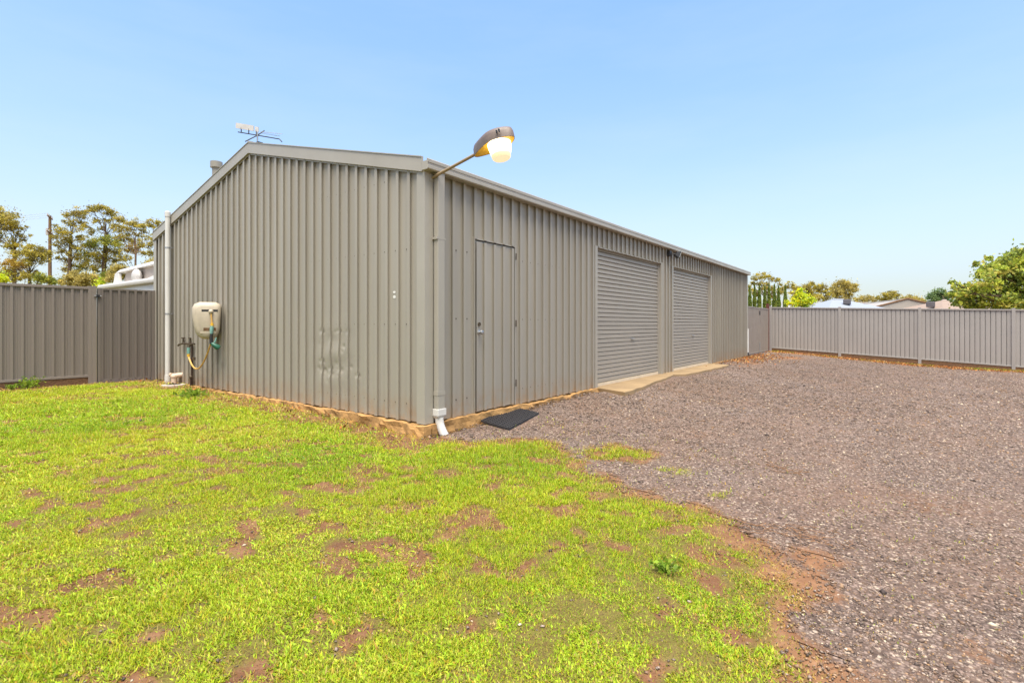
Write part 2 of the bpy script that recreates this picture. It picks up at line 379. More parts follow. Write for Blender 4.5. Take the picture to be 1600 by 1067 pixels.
# ------------------------------------------------------------------ ground and driveway
def axis(a, b, step, far):
    fine = np.arange(a, b+1e-6, step); k = np.cumsum(step*1.22**np.arange(1, 60)); k = k[k < far]
    return np.concatenate([a-k[::-1], fine, b+k])
gx = axis(-8, 20, .10, 900); gy = axis(-12, 9, .10, 900)
GX, GY = np.meshgrid(gx, gy, indexing='ij')
gr_, or_, gv_ = zones(GX, GY)
rel = (fbm(GX, GY, 3.1, 2)-.5)*.035 + (fbm(GX, GY, 11, 4)-.5)*.018
near = (GX > -8.1)*(GX < 20.1)*(GY > -12.1)*(GY < 9.1)
inside = (GX > -.12)*(GX < SL+.1)*(GY > -.12)*(GY < SW+.1)
GZ = gz(GX, GY) + np.where(near, rel*(.35+.65*(1-gv_)), 0) - inside*.03
V = np.stack([GX, GY, GZ], -1).reshape(-1, 3); nx, ny = GX.shape
I = np.arange(nx*ny).reshape(nx, ny)
FQ = np.stack([I[:-1,:-1], I[1:,:-1], I[1:,1:], I[:-1,1:]], -1).reshape(-1, 4)
CC = np.stack([gr_, or_, gv_], -1).reshape(-1, 3)
ground = place('ground', np_mesh('ground', V, FQ, M['ground'], CC, True), (0,0,0)); tag(ground, 'lawn soil and bare dirt ground round the shed', 'ground', kind='structure')
fm = (CC[FQ, 2].mean(1) > .45) & (np.abs(V[FQ[:,0],0]) < 21)
FD = FQ[fm]; u, inv = np.unique(FD, return_inverse=True)
drive = place('gravel_driveway', np_mesh('gravel_driveway', V[u]+[0,0,.005], inv.reshape(-1,4), M['ground'], CC[u], True), (0,0,0))
tag(drive, 'loose grey brown gravel driveway beside the shed', 'driveway', kind='structure')

# ------------------------------------------------------------------ shed
PITCH, RH = .19, .031
def rib_profile(a, b, off=.05, fine=False, p=PITCH, h=RH, wb=.0155, wt=.0235):  # undercut is invented to put shade on the rib flanks
    """ordered outline of the sheet between a and b: dovetailed ribs, crest a little wider than the foot"""
    def edge(x):
        c = round((x-off)/p)*p+off; return h if abs(x-c) < wt else 0.0
    out = [(a, edge(a))]
    for k in range(int((a-off)/p)-2, int((b-off)/p)+3):
        c = k*p+off
        for d, e in ((-wb, 0), (-wt, h), (wt, h), (wb, 0)):
            if a+1e-4 < c+d < b-1e-4: out.append((c+d, e))
        if fine:
            for q in (.045, .06, .075, .09, .105, .12, .135, .15):
                if a+1e-4 < c+q < b-1e-4: out.append((c+q, 0))
    out.append((b, edge(b)))
    return np.array([o[0] for o in out]), np.array([o[1] for o in out])
shed = empty('metal_shed', (SL/2, SW/2, 0), 'long taupe ribbed steel shed with gable end, side door and two roller doors', 'shed')
EAVE, TAN = 2.765, .252
def gtop(y): return EAVE-.02 + TAN*min(y, SW-y)
DENTS = [(1.93,.99,.05,.018),(1.80,1.0,.035,.014),(1.66,.985,.03,.014),(1.55,1.0,.04,.016),(1.38,.99,.05,.012),(2.0,.82,.05,.012),(1.47,.80,.05,.018),(1.5,.74,.03,.012),
         (1.92,.60,.04,.016),(1.62,.58,.05,.018),(1.32,.55,.04,.014),(2.03,.50,.04,.016),(1.90,.48,.06,.02),(1.75,.51,.05,.018),(1.72,.44,.05,.014),(1.52,.50,.05,.016),(1.60,.44,.03,.012),(1.16,.45,.04,.016),
         (1.82,.34,.06,.012),(1.75,.9,.12,.006),(1.6,.7,.16,-.006),(1.85,.42,.10,.007)]
def clad_y(a, b, z0, z1, off):             # sheet on the long wall
    xs, hs_ = rib_profile(a, b); mb = MB()
    for i in range(len(xs)-1):
        mb.quad((xs[i], -hs_[i]-off, z0), (xs[i+1], -hs_[i+1]-off, z0), (xs[i+1], -hs_[i+1]-off, z1), (xs[i], -hs_[i]-off, z1))
    return mb.build('wall_sheet', M['clad'], shed, merge=True)
def clad_run(a, b, z0, z1):
    k = 0; s = math.floor(a/.76)*.76
    while s < b-1e-6:
        p, q = max(a, s), min(b, s+.76)
        if q-p > .01: clad_y(p, q, z0, z1, .0012*(k % 2))
        s += .76; k += 1
D0, D1, DT = .80, 1.645, 2.125
RD = [(4.01, 6.98), (7.74, 10.69)]; RT_ = 2.405
clad_run(.02, D0, 0, EAVE); clad_run(D0, D1, DT+.004, EAVE); clad_run(D1, RD[0][0]-.09, 0, EAVE)
clad_run(RD[0][0]-.09, RD[0][1]+.02, RT_+.012, EAVE); clad_run(RD[0][1]+.02, RD[1][0]-.09, .0, EAVE)
clad_run(RD[1][0]-.09, RD[1][1]+.02, RT_+.012, EAVE); clad_run(RD[1][1]+.09, SL-.02, 0, EAVE)
for k in range(11):                        # gable end
    a, b = max(.02, k*.76), min(SW-.02, (k+1)*.76)
    if b-a < .02: continue
    dented = .8 < b and a < 2.35
    ys, hs_ = rib_profile(a, b, .045, dented); mb = MB()
    for i in range(len(ys)-1):
        if ys[i]+1e-4 < SW/2 < ys[i+1]-1e-4:
            hv = hs_[i]+(hs_[i+1]-hs_[i])*(SW/2-ys[i])/(ys[i+1]-ys[i]); ys = np.insert(ys, i+1, SW/2); hs_ = np.insert(hs_, i+1, hv); break
    rows = [0.0] + (list(np.arange(.15, 1.25, .018)) if dented else []) + [None]
    def P(i, z):
        zz = gtop(ys[i]) if z is None else z; x = -hs_[i]-.0012*(k % 2)
        if dented and z is not None:
            for (dy, dz, r, dep) in DENTS: x += .75*dep*math.exp(-((ys[i]-dy)**2*.7+(zz-dz)**2)/(r*r*.26))
            x += .006*math.sin(zz*17+ys[i]*3)*math.exp(-((ys[i]-1.7)**2/.12+(zz-.6)**2/.14))
        return (x, ys[i], zz)
    for i in range(len(ys)-1):
        for r0, r1 in zip(rows[:-1], rows[1:]):
            mb.quad(P(i, r0), P(i, r1), P(i+1, r1), P(i+1, r0))
    mb.build('wall_sheet', M['clad'], shed, merge=True, smooth_=dented)
for y_, x_ in ((SW, 'back'),):             # rear and far walls, plain runs of the same sheet
    xs, hs_ = rib_profile(.02, SL-.02); mb = MB()
    for i in range(len(xs)-1): mb.quad((xs[i], SW+hs_[i], 0), (xs[i], SW+hs_[i], EAVE), (xs[i+1], SW+hs_[i+1], EAVE), (xs[i+1], SW+hs_[i+1], 0))
    mb.build('wall_sheet', M['clad'], shed, merge=True)
    ys = np.array([.02, SW/2, SW-.02]); mb = MB()
    for i in range(len(ys)-1): mb.quad((SL, ys[i], 0), (SL, ys[i+1], 0), (SL, ys[i+1], gtop(ys[i+1])), (SL, ys[i], gtop(ys[i])))
    mb.build('wall_sheet', M['clad'], shed, merge=True)
# corner flashings
def corner(cx, cy, sx, sy, z1):
    o = .035; w = .095; mb = MB(); t = .002
    poly = [(cx-sx*o, cy-sy*o), (cx+sx*w, cy-sy*o), (cx+sx*w, cy-sy*(o-t*4)), (cx-sx*(o-t*2), cy-sy*(o-t*2)), (cx-sx*(o-t*4), cy+sy*w), (cx-sx*o, cy+sy*w)]
    mb.prism(poly, 'z', -.008, z1); return mb.build('corner_flashing', M['trim'], shed)
corner(0, 0, 1, 1, EAVE-.01); corner(0, SW, 1, -1, EAVE-.01); corner(SL, 0, -1, 1, EAVE-.01); corner(SL, SW, -1, -1, EAVE-.01)
# slab edge: rough concrete footing
def rough_bar(x0, x1, y0, y1, z0, z1, step, amp, seed):
    nx_ = max(2, int(abs(x1-x0)/step)+1); ny_ = max(2, int(abs(y1-y0)/step)+1); nz_ = 5
    bm = bmesh.new(); bmesh.ops.create_cube(bm, size=1)
    for v in bm.verts: v.co = Vector((x0+(v.co.x+.5)*(x1-x0), y0+(v.co.y+.5)*(y1-y0), z0+(v.co.z+.5)*(z1-z0)))
    def cut(ax, lo, hi, n):
        for k in range(1, n):
            co = [0,0,0]; no = [0,0,0]; co[ax] = lo+(hi-lo)*k/n; no[ax] = 1
            bmesh.ops.bisect_plane(bm, geom=bm.verts[:]+bm.edges[:]+bm.faces[:], plane_co=co, plane_no=no)
    cut(0, x0, x1, nx_); cut(1, y0, y1, ny_); cut(2, z0, z1, nz_)
    for v in bm.verts:
        a = float(fbm(v.co.x+v.co.y*1.7+seed, v.co.z*2.2+v.co.y-v.co.x*.3, 7.0, seed, 4))-.5
        b = float(fbm(v.co.x*1.3-v.co.y+seed*3, v.co.z+v.co.y*.5, 4.0, seed+5, 3))-.5
        if v.co.z > z0+.02:
            if abs(y1-y0) > abs(x1-x0): v.co.x += (a*2+b)*amp
            else: v.co.y += (a*2+b)*amp
            if v.co.z > z1-.001: v.co.z += min(0, b*2.2-.2)*amp
    me = bpy.data.meshes.new('slab'); bm.to_mesh(me); bm.free(); me.materials.append(M['conc']); return me
slab = MB().box(.035, SL-.03, .035, SW-.03, -.3, -.004).build('slab', M['conc'], shed)
place('slab_edge', rough_bar(-.085, .04, -.07, SW, -.32, -.004, .07, .035, 3), (0,0,0), shed)
place('slab_edge', rough_bar(.04, RD[0][0]-.05, -.075, .04, -.32, -.004, .07, .03, 8), (0,0,0), shed)
place('slab_edge', rough_bar(RD[1][1]+.02, SL, -.065, .04, -.32, -.004, .1, .02, 12), (0,0,0), shed)
# roof, barge, gutter
for s in (0, 1):
    def RP(y, dz): return EAVE+.075+TAN*min(y, SW-y)+dz
    a, b = (-.06, SW/2) if s == 0 else (SW+.06, SW/2)
    xs, hs_ = rib_profile(-.03, SL+.03); mb = MB()
    for i in range(len(xs)-1):
        mb.quad((xs[i], a, RP(a,hs_[i])), (xs[i+1], a, RP(a,hs_[i+1])), (xs[i+1], b, RP(b,hs_[i+1])), (xs[i], b, RP(b,hs_[i])))
    mb.build('roof_sheet', M['roof'], shed, merge=True)
def slope_bar(x0, x1, y0, y1, o0, o1, name, mat):
    def Z(y, o): return EAVE + TAN*min(y, SW-y) + o
    return MB().hexa([(x0,y0,Z(y0,o0)),(x1,y0,Z(y0,o0)),(x1,y1,Z(y1,o0)),(x0,y1,Z(y1,o0)),(x0,y0,Z(y0,o1)),(x1,y0,Z(y0,o1)),(x1,y1,Z(y1,o1)),(x0,y1,Z(y1,o1))]).build(name, mat, shed)
for (ya, yb) in ((-.005, SW/2), (SW+.02, SW/2)):
    for xb, xd in ((-.056, -.030), (SL+.03, SL+.056)):
        slope_bar(xb, xd, ya, yb, -.018, .138, 'barge_board', M['trim'])
        slope_bar(xb-.008 if xb < 0 else xb-.002, xd+.002 if xb < 0 else xd+.008, ya, yb, .1385, .15, 'barge_cap', M['trim'])
    slope_bar(-.0292, -.0225, ya+.03, yb, -.040, -.012, 'barge_lip', M['trim'])
MB().hexa([(-.062,SW/2-.16,EAVE+TAN*(SW/2-.16)+.152),(SL+.06,SW/2-.16,EAVE+TAN*(SW/2-.16)+.152),(SL+.06,SW/2,EAVE+TAN*SW/2+.152),(-.062,SW/2,EAVE+TAN*SW/2+.152),
           (-.062,SW/2-.16,EAVE+TAN*(SW/2-.16)+.16),(SL+.06,SW/2-.16,EAVE+TAN*(SW/2-.16)+.16),(SL+.06,SW/2,EAVE+TAN*SW/2+.168),(-.062,SW/2,EAVE+TAN*SW/2+.168)]).build('ridge_cap', M['trim'], shed)
GUT = [(-.024,2.752),(-.112,2.752),(-.126,2.762),(-.126,2.790),(-.119,2.795),(-.119,2.822),(-.125,2.826),(-.125,2.858),(-.117,2.868),(-.106,2.868),(-.104,2.845),(-.03,2.845)]
gut = MB().prism(GUT, 'x', -.075, SL+.07).build('gutter', M['trim'], shed)
MB().prism([(SW*1.0-p[0]+.0, p[1]) for p in GUT], 'x', -.02, SL+.07).build('gutter', M['trim'], shed)
# screws in rows (too small to pick apart singly)
mb = MB()
for z in (.19, 1.085, 1.93):
    for k in range(41):
        y = k*PITCH+.045+.055
        if .1 < y < SW-.1 and z < gtop(y) and R.random() < .93: mb.tube([(-.0005,y,z),(-.009,y,z)], .0088, 6)
for k in range(3, 38):
    y = k*PITCH+.1; z = 2.75
    if z < gtop(y)-.15: mb.tube([(-.0005,y,z),(-.009,y,z)], .0088, 6)
for z in (.2, 1.15, 1.95):
    for k in range(79):
        x = k*PITCH+.05+.06
        if x > .3 and not (D0-.05 < x < D1+.05) and not any(a-.12 < x < b+.12 for a, b in RD) and x < SL-.15: mb.tube([(x,-.0005,z),(x,-.009,z)], .0088, 6)
tag(mb.build('screw_rows', M['brass'], shed), kind='stuff')
for (y, z, r) in ((.50,1.455,.022),(.50,1.40,.026)):
    mb = MB(); n = 10
    mb.v = [(-.0042,y,z)]+[(-.0042, y+r*1.1*math.cos(6.283*i/n)*(.8+.3*R.random()), z+r*.75*math.sin(6.283*i/n)*(.8+.3*R.random())) for i in range(n)]
    mb.f = [(0, 1+i, 1+(i+1) % n) for i in range(n)]; mb.build('paint_smear', M['stain'], shed)
# downpipe at the near corner
def downpipe(x0, x1, y0, y1, zt, zb, white_to):
    p = MB().box(x0, x1, y0, y1, zb, zt).build('downpipe', M['trim'], shed, bevel=.006)
    return p
dp = downpipe(.09, .195, -.112, -.045, 2.753, .15, 0)
MB().box(.087, .198, -.115, -.0445, .30, .345).build('joint_sleeve', M['trim'], dp)
MB().box(.075, .21, -.1135, -.021, 2.02, 2.045).build('pipe_strap', M['trim'], dp)
MB().hexa([(.095,-.105,.045),(.19,-.105,.045),(.19,-.045,.045),(.095,-.045,.045),(.078,-.126,.075),(.207,-.126,.075),(.207,-.036,.075),(.078,-.036,.075)]).build('pipe_adapter', M['pvc'], dp, bevel=.004)
MB().box(.078, .207, -.126, -.036, .0755, .15).build('pipe_adapter', M['pvc'], dp, bevel=.006)
pts = [(.142+.015*t*t, -.078-.075*t*t, .05-.20*t) for t in np.linspace(0, 1, 15)]
MB().tube(pts, [.046+.0025*(i % 2) for i in range(15)], 14).build('pipe_spout', M['pvc'], dp, smooth_=True)
d2 = MB().box(SL+.035, SL+.10, -.03, .03, .92, 2.74).build('downpipe', M['trim'], shed, bevel=.006)
MB().tube([(SL+.07,-.012,.93),(SL+.07,-.012,.10)], .05, 14).build('pipe_lower', M['pvc'], d2, smooth_=True)
MB().tube([(SL+.07,-.012,.12),(SL+.07,-.012,-.12)], .053, 14).build('pipe_socket', M['dark'], d2, smooth_=True)
# side door
door = MB().box(D0+.020, D1-.020, -.004, .03, .012, DT-.014).build('side_door', M['clad'], shed)
xs, hs_ = rib_profile(D0+.026, D1-.026); mb = MB()
for i in range(len(xs)-1): mb.quad((xs[i],-hs_[i]*.85-.0062,.014), (xs[i+1],-hs_[i+1]*.85-.0062,.014), (xs[i+1],-hs_[i+1]*.85-.0062,DT-.028), (xs[i],-hs_[i]*.85-.0062,DT-.028))
mb.build('door_sheet', M['clad'], door, merge=True)
MB().box(D0-.022, D0+.006, -.012, .0, .0, DT+.02).build('door_frame', M['trim'], door)
MB().box(D1-.006, D1+.012, -.012, .0, .0, DT+.02).build('door_frame', M['trim'], door)
MB().box(D0+.0065, D1-.0065, -.022, .0, DT-.003, DT+.010).build('door_frame', M['trim'], door)
MB().box(D0+.004, D1-.004, .032, .04, 0, DT).build('door_gap', M['gap'], door)
MB().tube([(D0+.075,-.03,1.085),(D0+.075,-.042,1.085)], .024, 14).build('door_lock', M['brass'], door, smooth_=True)
MB().tube([(D0+.075,-.026,.985),(D0+.075,-.036,.985),(D0+.075,-.040,.985),(D0+.075,-.055,.985),(D0+.075,-.075,.985),(D0+.075,-.088,.985),(D0+.075,-.094,.985)], [.03,.03,.014,.014,.03,.026,.012], 14).build('door_knob', M['steel'], door, smooth_=True)
for z in (1.95, 1.05, .25): MB().tube([(D1-.008,-.034,z),(D1-.008,-.034,z+.09)], .008, 8).build('hinge', M['brass'], door)
# roller doors
def slat_mesh(L, h):
    prof = [(.006,0),(.006,.009),(-.022,.0105),(-.025,.018),(-.022,h*.5),(-.024,h-.012),(-.016,h-.004),(.006,h)]
    mb = MB()
    for a, b in zip(prof[:-1], prof[1:]): mb.quad((0,a[0],a[1]),(L,a[0],a[1]),(L,b[0],b[1]),(0,b[0],b[1]))
    return mb.mesh('slat', M['shade'], merge=True)
NS, BOT = 31, .055
for i, (a, b) in enumerate(RD):
    h = (RT_+.03-BOT)/NS
    rdoor = MB().box(a, b, .075, .09, BOT, RT_+.05).build('roller_door', M['gap'], shed)
    rdoor['label'] = ('grey steel roller door beside the side door', 'grey steel roller door at the shed far end')[i]
    me, c = slat_mesh(b-a-.03, h)
    for k in range(NS): place('slat', me, (a+.015+c[0], .062+c[1], BOT+k*h+h/2), rdoor)
    MB().box(a+.012, b-.012, .03, .074, .001, BOT-.002).build('bottom_seal', M['seal'], rdoor)
    MB().box(a-.004, a+.014, -.012, .09, 0, RT_+.01).build('door_track', M['trim'], rdoor)
    MB().box(b-.05, b+.004, .028, .09, 0, RT_+.01).build('door_track', M['shade'], rdoor)
    MB().prism([(a-.09,-.026),(a-.004,-.026),(a-.004,-.0125),(a-.0065,.04),(a-.09,0)], 'z', -.004, RT_+.022).build('jamb_flashing', M['trim'], rdoor)
    MB().prism([(b+.0042,-.026),(b+.09,-.026),(b+.09,0),(b+.0042,.09)], 'z', -.004, RT_+.022).build('jamb_flashing', M['trim'], rdoor)
    MB().box(a-.004, b+.004, -.024, .02, RT_+.0, RT_+.012).build('head_flashing', M['trim'], rdoor)
    x = a+(b-a)*.53
    MB().tube([(x,.043,.80),(x,.028,.80)], .022, 12).build('door_handle', M['steel'], rdoor, smooth_=True)
    MB().box(x-.085, x+.085, .014, .028, .788, .812).build('door_handle', M['steel'], rdoor, bevel=.004)
# flue on the far slope, seen over the barge
fy, fx = 6.44, .60; fz = EAVE+.07+TAN*(SW-fy)
fl = MB().tube([(fx,fy,fz-.05),(fx,fy,4.14)], .075, 18).build('flue', M['roof'], shed, smooth_=True)
MB().tube([(fx,fy,4.11),(fx,fy,4.118),(fx,fy,4.232),(fx,fy,4.24)], [.095,.108,.108,.08], 18).build('flue_cowl', M['roof'], fl, smooth_=True)

# ------------------------------------------------------------------ concrete apron before the roller doors
apron = empty('concrete_apron', (7, -.3, 0), 'ochre stained concrete strip along the foot of the roller doors', 'apron')
apron['kind'] = 'structure'
def slabpoly(pts, zb=-.2, zt=.0):
    mb = MB(); mb.prism(pts, 'z', zb, zt); return mb.build('apron_slab', M['apron'], apron, bevel=.006)
def wob(a, b, n, amp, s):
    out = []
    for i in range(n+1):
        t = i/n; out.append((a[0]+(b[0]-a[0])*t+(R.random()-.5)*amp*.6, a[1]+(b[1]-a[1])*t+(R.random()-.5)*amp))
    return out
slabpoly([(RD[0][0]-.0,.06),(3.72,-.66)]+wob((4.1,-.65),(6.45,-.36),12,.05,1)+[(7.0,-.29),(7.05,.06)], zt=.0)
slabpoly([(7.06,.06),(7.01,-.30)]+wob((7.25,-.50),(10.05,-.58),14,.05,2)+[(10.5,-.55),(10.74,-.05),(10.74,.06)], zt=.003)

# ------------------------------------------------------------------ lamp on the shed corner
lamp = empty('street_lamp', (.09, -.01, 2.68), 'lit street lamp with yellow glowing bowl on a bent arm at the shed corner', 'lamp')
tl = math.radians(12); AX = Vector((0, -math.cos(tl), math.sin(tl))); UP = Vector((0, math.sin(tl), math.cos(tl))); SD = Vector((1, 0, 0))
A0 = Vector((.075, -.03, 2.70))
MB().tube([A0, A0+AX*.72], .0165, 12).build('arm', M['lamparm'], lamp, smooth_=True)
MB().box(.035, .115, -.04, -.0265, 2.66, 2.745).build('wall_bracket', M['trim'], lamp)
T0 = A0+AX*.64
def head_ring(off, k, z):                  # outline of the head in plan
    out = []; L = .51
    for i in range(28):
        th = 2*math.pi*i/28; c, s = math.cos(th), math.sin(th)
        u = L*(.5-.5*c); w = .045+.085*min(1, u/.28)**.8 if u < .28 else .13*math.sqrt(max(0, 1-((u-.28)/.235)**2))**.8
        w = max(w, .0)*abs(s)**.55*(1 if s > 0 else -1)
        out.append(T0+AX*(.255+(u-.255)*k)+SD*w*k+UP*z)
    return out
def loft(rings, close_top=True, close_bot=True):
    mb = MB(); n = len(rings[0])
    for r in rings: mb.v += [tuple(p) for p in r]
    for a in range(len(rings)-1):
        for j in range(n): mb.f.append((a*n+j, a*n+(j+1) % n, (a+1)*n+(j+1) % n, (a+1)*n+j))
    if close_bot: mb.f.append(tuple(range(n))[::-1])
    if close_top: mb.f.append(tuple((len(rings)-1)*n+j for j in range(n)))
    return mb
loft([head_ring(0,.985,-.028), head_ring(0,1,-.026), head_ring(0,1,.0), head_ring(0,.985,.045), head_ring(0,.93,.078), head_ring(0,.78,.098), head_ring(0,.5,.108)], True, False).build('housing', M['housing'], lamp, smooth_=True)
loft([head_ring(0,.982,-.024), head_ring(0,.95,-.012)], True, True).build('gear_tray', M['tray'], lamp)
BC = T0+AX*.325-UP*.02
def bowl_ring(r, z): return [BC+AX*(r*math.cos(2*math.pi*j/24))+SD*(r*math.sin(2*math.pi*j/24))-UP*z for j in range(24)]
bw = loft([bowl_ring(.118,.0), bowl_ring(.116,.03), bowl_ring(.108,.075), bowl_ring(.099,.125)], False, False).build('bowl', M['glow'], lamp, smooth_=True)
loft([bowl_ring(.099,.1252), bowl_ring(.094,.152), bowl_ring(.082,.165), bowl_ring(.04,.160)], True, False).build('bowl_base', M['glowend'], bw, smooth_=True)
for k in (.40, .43):
    p = T0+AX*k
    MB().hexa([tuple(p+AX*a+SD*(-.128)+UP*z) for a, z in ((-.004,.018),(.004,.018))]+[tuple(p+AX*a+SD*(-.108)+UP*z) for a, z in ((.004,.018),(-.004,.018))]+
              [tuple(p+AX*a+SD*(-.128)+UP*z) for a, z in ((-.004,.048),(.004,.048))]+[tuple(p+AX*a+SD*(-.108)+UP*z) for a, z in ((.004,.048),(-.004,.048))]).build('vent_slot', M['dark'], lamp)

# ------------------------------------------------------------------ floodlight between the roller doors
fl_ = empty('floodlight', (7.36, -.03, 2.60), 'small black floodlight under the gutter between the roller doors', 'floodlight')
MB().box(7.30, 7.42, -.10, -.026, 2.60, 2.72).build('mount', M['dark'], fl_, bevel=.008)
MB().tube([(7.40,-.08,2.66),(7.47,-.16,2.65)], .016, 8).build('bracket', M['dark'], fl_)
c = Vector((7.50, -.20, 2.645)); n = Vector((.55, -.75, -.36)).normalized(); s = n.cross(Vector((0,0,1))).normalized(); u = s.cross(n).normalized()
def fr(a, b, d): return tuple(c+s*a+u*b+n*d)
MB().hexa([fr(-.07,-.05,-.05),fr(.07,-.05,-.05),fr(.07,.05,-.05),fr(-.07,.05,-.05),fr(-.10,-.078,.035),fr(.10,-.078,.035),fr(.10,.078,.035),fr(-.10,.078,.035)]).build('head', M['dark'], fl_, bevel=.006)
MB().hexa([fr(-.088,-.066,.036),fr(.088,-.066,.036),fr(.088,.066,.036),fr(-.088,.066,.036),fr(-.088,-.066,.043),fr(.088,-.066,.043),fr(.088,.066,.043),fr(-.088,.066,.043)]).build('lens', M['lens'], fl_)

# ------------------------------------------------------------------ antenna on the ridge
rz = EAVE+TAN*SW/2+.15
an = empty('tv_antenna', (.09, SW/2, rz), 'grey television antenna with flat reflector on the shed ridge', 'antenna')
c = Vector((.09, SW/2, rz+.145))
MB().tube([(.09,SW/2,rz-.02),(.09,SW/2,rz+.20)], .012, 8).build('mast', M['steel'], an)
MB().box(.05, .13, SW/2-.10, SW/2+.10, rz+.002, rz+.02).build('foot', M['dark'], an)
bd = Vector((.40, -.88, -.22)).normalized()
MB().tube([c-bd*.36, c+bd*.40, c+bd*.44+Vector((0,-.01,-.04))], .008, 8).build('boom', M['dark'], an)
cd = Vector((-.85, -.42, .20)).normalized()
MB().tube([c-Vector((.62,-.78,.0)).normalized()*-.0+Vector((.10,-.02,.10)), c, c+Vector((-.16,.06,-.13))], .008, 8).build('brace', M['dark'], an)
def panel(p, q, h, name):
    p = Vector(p); q = Vector(q); d = (q-p); nn = d.cross(Vector((0,0,1))).normalized()*.006; hv = Vector((0,0,h))
    return MB().hexa([p-nn,q-nn,q+nn,p+nn,p-nn+hv,q-nn+hv,q+nn+hv,p+nn+hv]).build(name, M['dome'], an)
p0 = c-bd*.40+Vector((0,0,.055)); panel(p0, p0+bd*.33, .085, 'reflector'); panel(p0+bd*.36, p0+bd*.42, .075, 'reflector')
for k in (-.30, -.16, -.02): MB().tube([c+bd*k, c+bd*k+Vector((0,0,.08))], .008, 6).build('clip', M['dark'], an)
for k in (.10, .2, .30, .36): MB().tube([c+bd*k+Vector((-.05,-.02,.03)), c+bd*k+Vector((.05,.02,.06))], .004, 6).build('element', M['steel'], an)
MB().tube([c+Vector((.05,0,.07)), c+bd*.42+Vector((.03,0,.09))], .004, 6).build('upper_boom', M['steel'], an)

# ------------------------------------------------------------------ vent pipe, drain, tap, hose reel on the gable end
vp = empty('vent_pipe', (-.10, 6.82, 0), 'tall white plastic vent pipe standing against the gable wall', 'pipe')
MB().tube([(-.10,6.82,-.06),(-.10,6.82,3.17)], .043, 16).build('pipe', M['pvc'], vp, smooth_=True)
MB().tube([(-.10,6.82,3.10),(-.10,6.82,3.19),(-.10,6.82,3.205)], [.05,.05,.03], 16).build('cap', M['pvc'], vp, smooth_=True)
MB().tube([(-.10,6.82,-.04),(-.10,6.82,.13)], .051, 16).build('socket', M['pvc'], vp, smooth_=True)
for z in (2.52, 1.28):
    MB().tube([(-.10,6.82,z-.012),(-.10,6.82,z+.012)], .047, 16).build('bracket', M['steel'], vp)
    MB().box(-.08, -.021, 6.765, 6.785, z-.012, z+.012).build('bracket', M['steel'], vp)
dr = empty('waste_pipe', (-.10, 6.55, -.02), 'short aged cream waste pipe elbow beside the white vent pipe', 'pipe')
MB().tube([(-.13,6.45,-.05),(-.13,6.45,.10)], .045, 14).build('riser', M['pvcold'], dr, smooth_=True)
MB().ball((-.13,6.45,.13), .056, 12, 8).build('elbow', M['pvcold'], dr, smooth_=True)
MB().tube([(-.13,6.45,.14),(.02,6.40,.155)], .044, 14).build('branch', M['pvcold'], dr, smooth_=True)
MB().tube([(-.12,6.56,.15),(-.12,6.62,.15)], .035, 12).build('plug', M['pvcold'], dr, smooth_=True)
gd = empty('floor_drain', (-.25, 6.13, -.02), 'round concrete drain surround with dark grate in the lawn', 'drain')
zc = float(gz(-.25,6.13))+.02
n = 24; mb = MB()
for j in range(n):
    t0, t1 = 2*math.pi*j/n, 2*math.pi*(j+1)/n
    for (ra, rb, za, zb) in ((.115,.185,zc+.012,zc+.004),):
        p = lambda r, t, z: (-.25+r*math.cos(t), 6.13+r*math.sin(t), z)
        mb.quad(p(ra,t0,za), p(rb,t0,zb), p(rb,t1,zb), p(ra,t1,za)); mb.quad(p(rb,t0,zb), p(rb,t0,zb-.06), p(rb,t1,zb-.06), p(rb,t1,zb)); mb.quad(p(ra,t0,za-.03), p(ra,t0,za), p(ra,t1,za), p(ra,t1,za-.03))
mb.build('surround', PM('drain_concrete', (.42,.36,.30), .85, .2, 8, bump=.4), gd)
mb = MB()
for k in range(-4, 5): 
    w = math.sqrt(max(0, .112**2-(k*.025)**2)); mb.box(-.25+k*.025-.007, -.25+k*.025+.007, 6.13-w, 6.13+w, zc-.008, zc+.012)
mb.tube([(-.25,6.13,zc-.03),(-.25,6.13,zc-.012)], .114, 24); mb.build('grate', M['dark'], gd)

tp = empty('garden_tap', (-.05, 5.9, 0), 'twin brass garden taps on a rusty standpipe beside the hose reel', 'tap')
MB().tube([(-.045,5.90,-.08),(-.045,5.90,.74)], .016, 10).build('standpipe', M['rust'], tp)
MB().tube([(-.075,5.86,-.08),(-.075,5.86,.14)], .018, 10).build('lower_tap', M['rust'], tp)
MB().ball((-.075,5.86,.15), .032, 10, 6).build('lower_tap', M['brass'], tp)
MB().tube([(-.04,5.80,.735),(-.06,6.22,.735),(-.09,6.33,.715),(-.10,6.35,.69)], .016, 10).build('manifold', M['brass'], tp)
for y in (5.95, 6.25):
    MB().tube([(-.05,y,.735),(-.05,y,.83)], [.018,.012], 10).build('tap_spindle', M['brass'], tp)
    MB().tube([(-.085,y-.025,.835),(-.015,y+.025,.835)], .011, 8).build('tap_handle', M['brass'], tp)
MB().tube([(-.05,5.90,.735),(-.075,5.93,.70),(-.085,5.93,.66)], .02, 10).build('spout', M['brass'], tp)
MB().box(-.06, -.02, 5.78, 5.84, .45, .50).build('pipe_clip', M['brass'], tp)

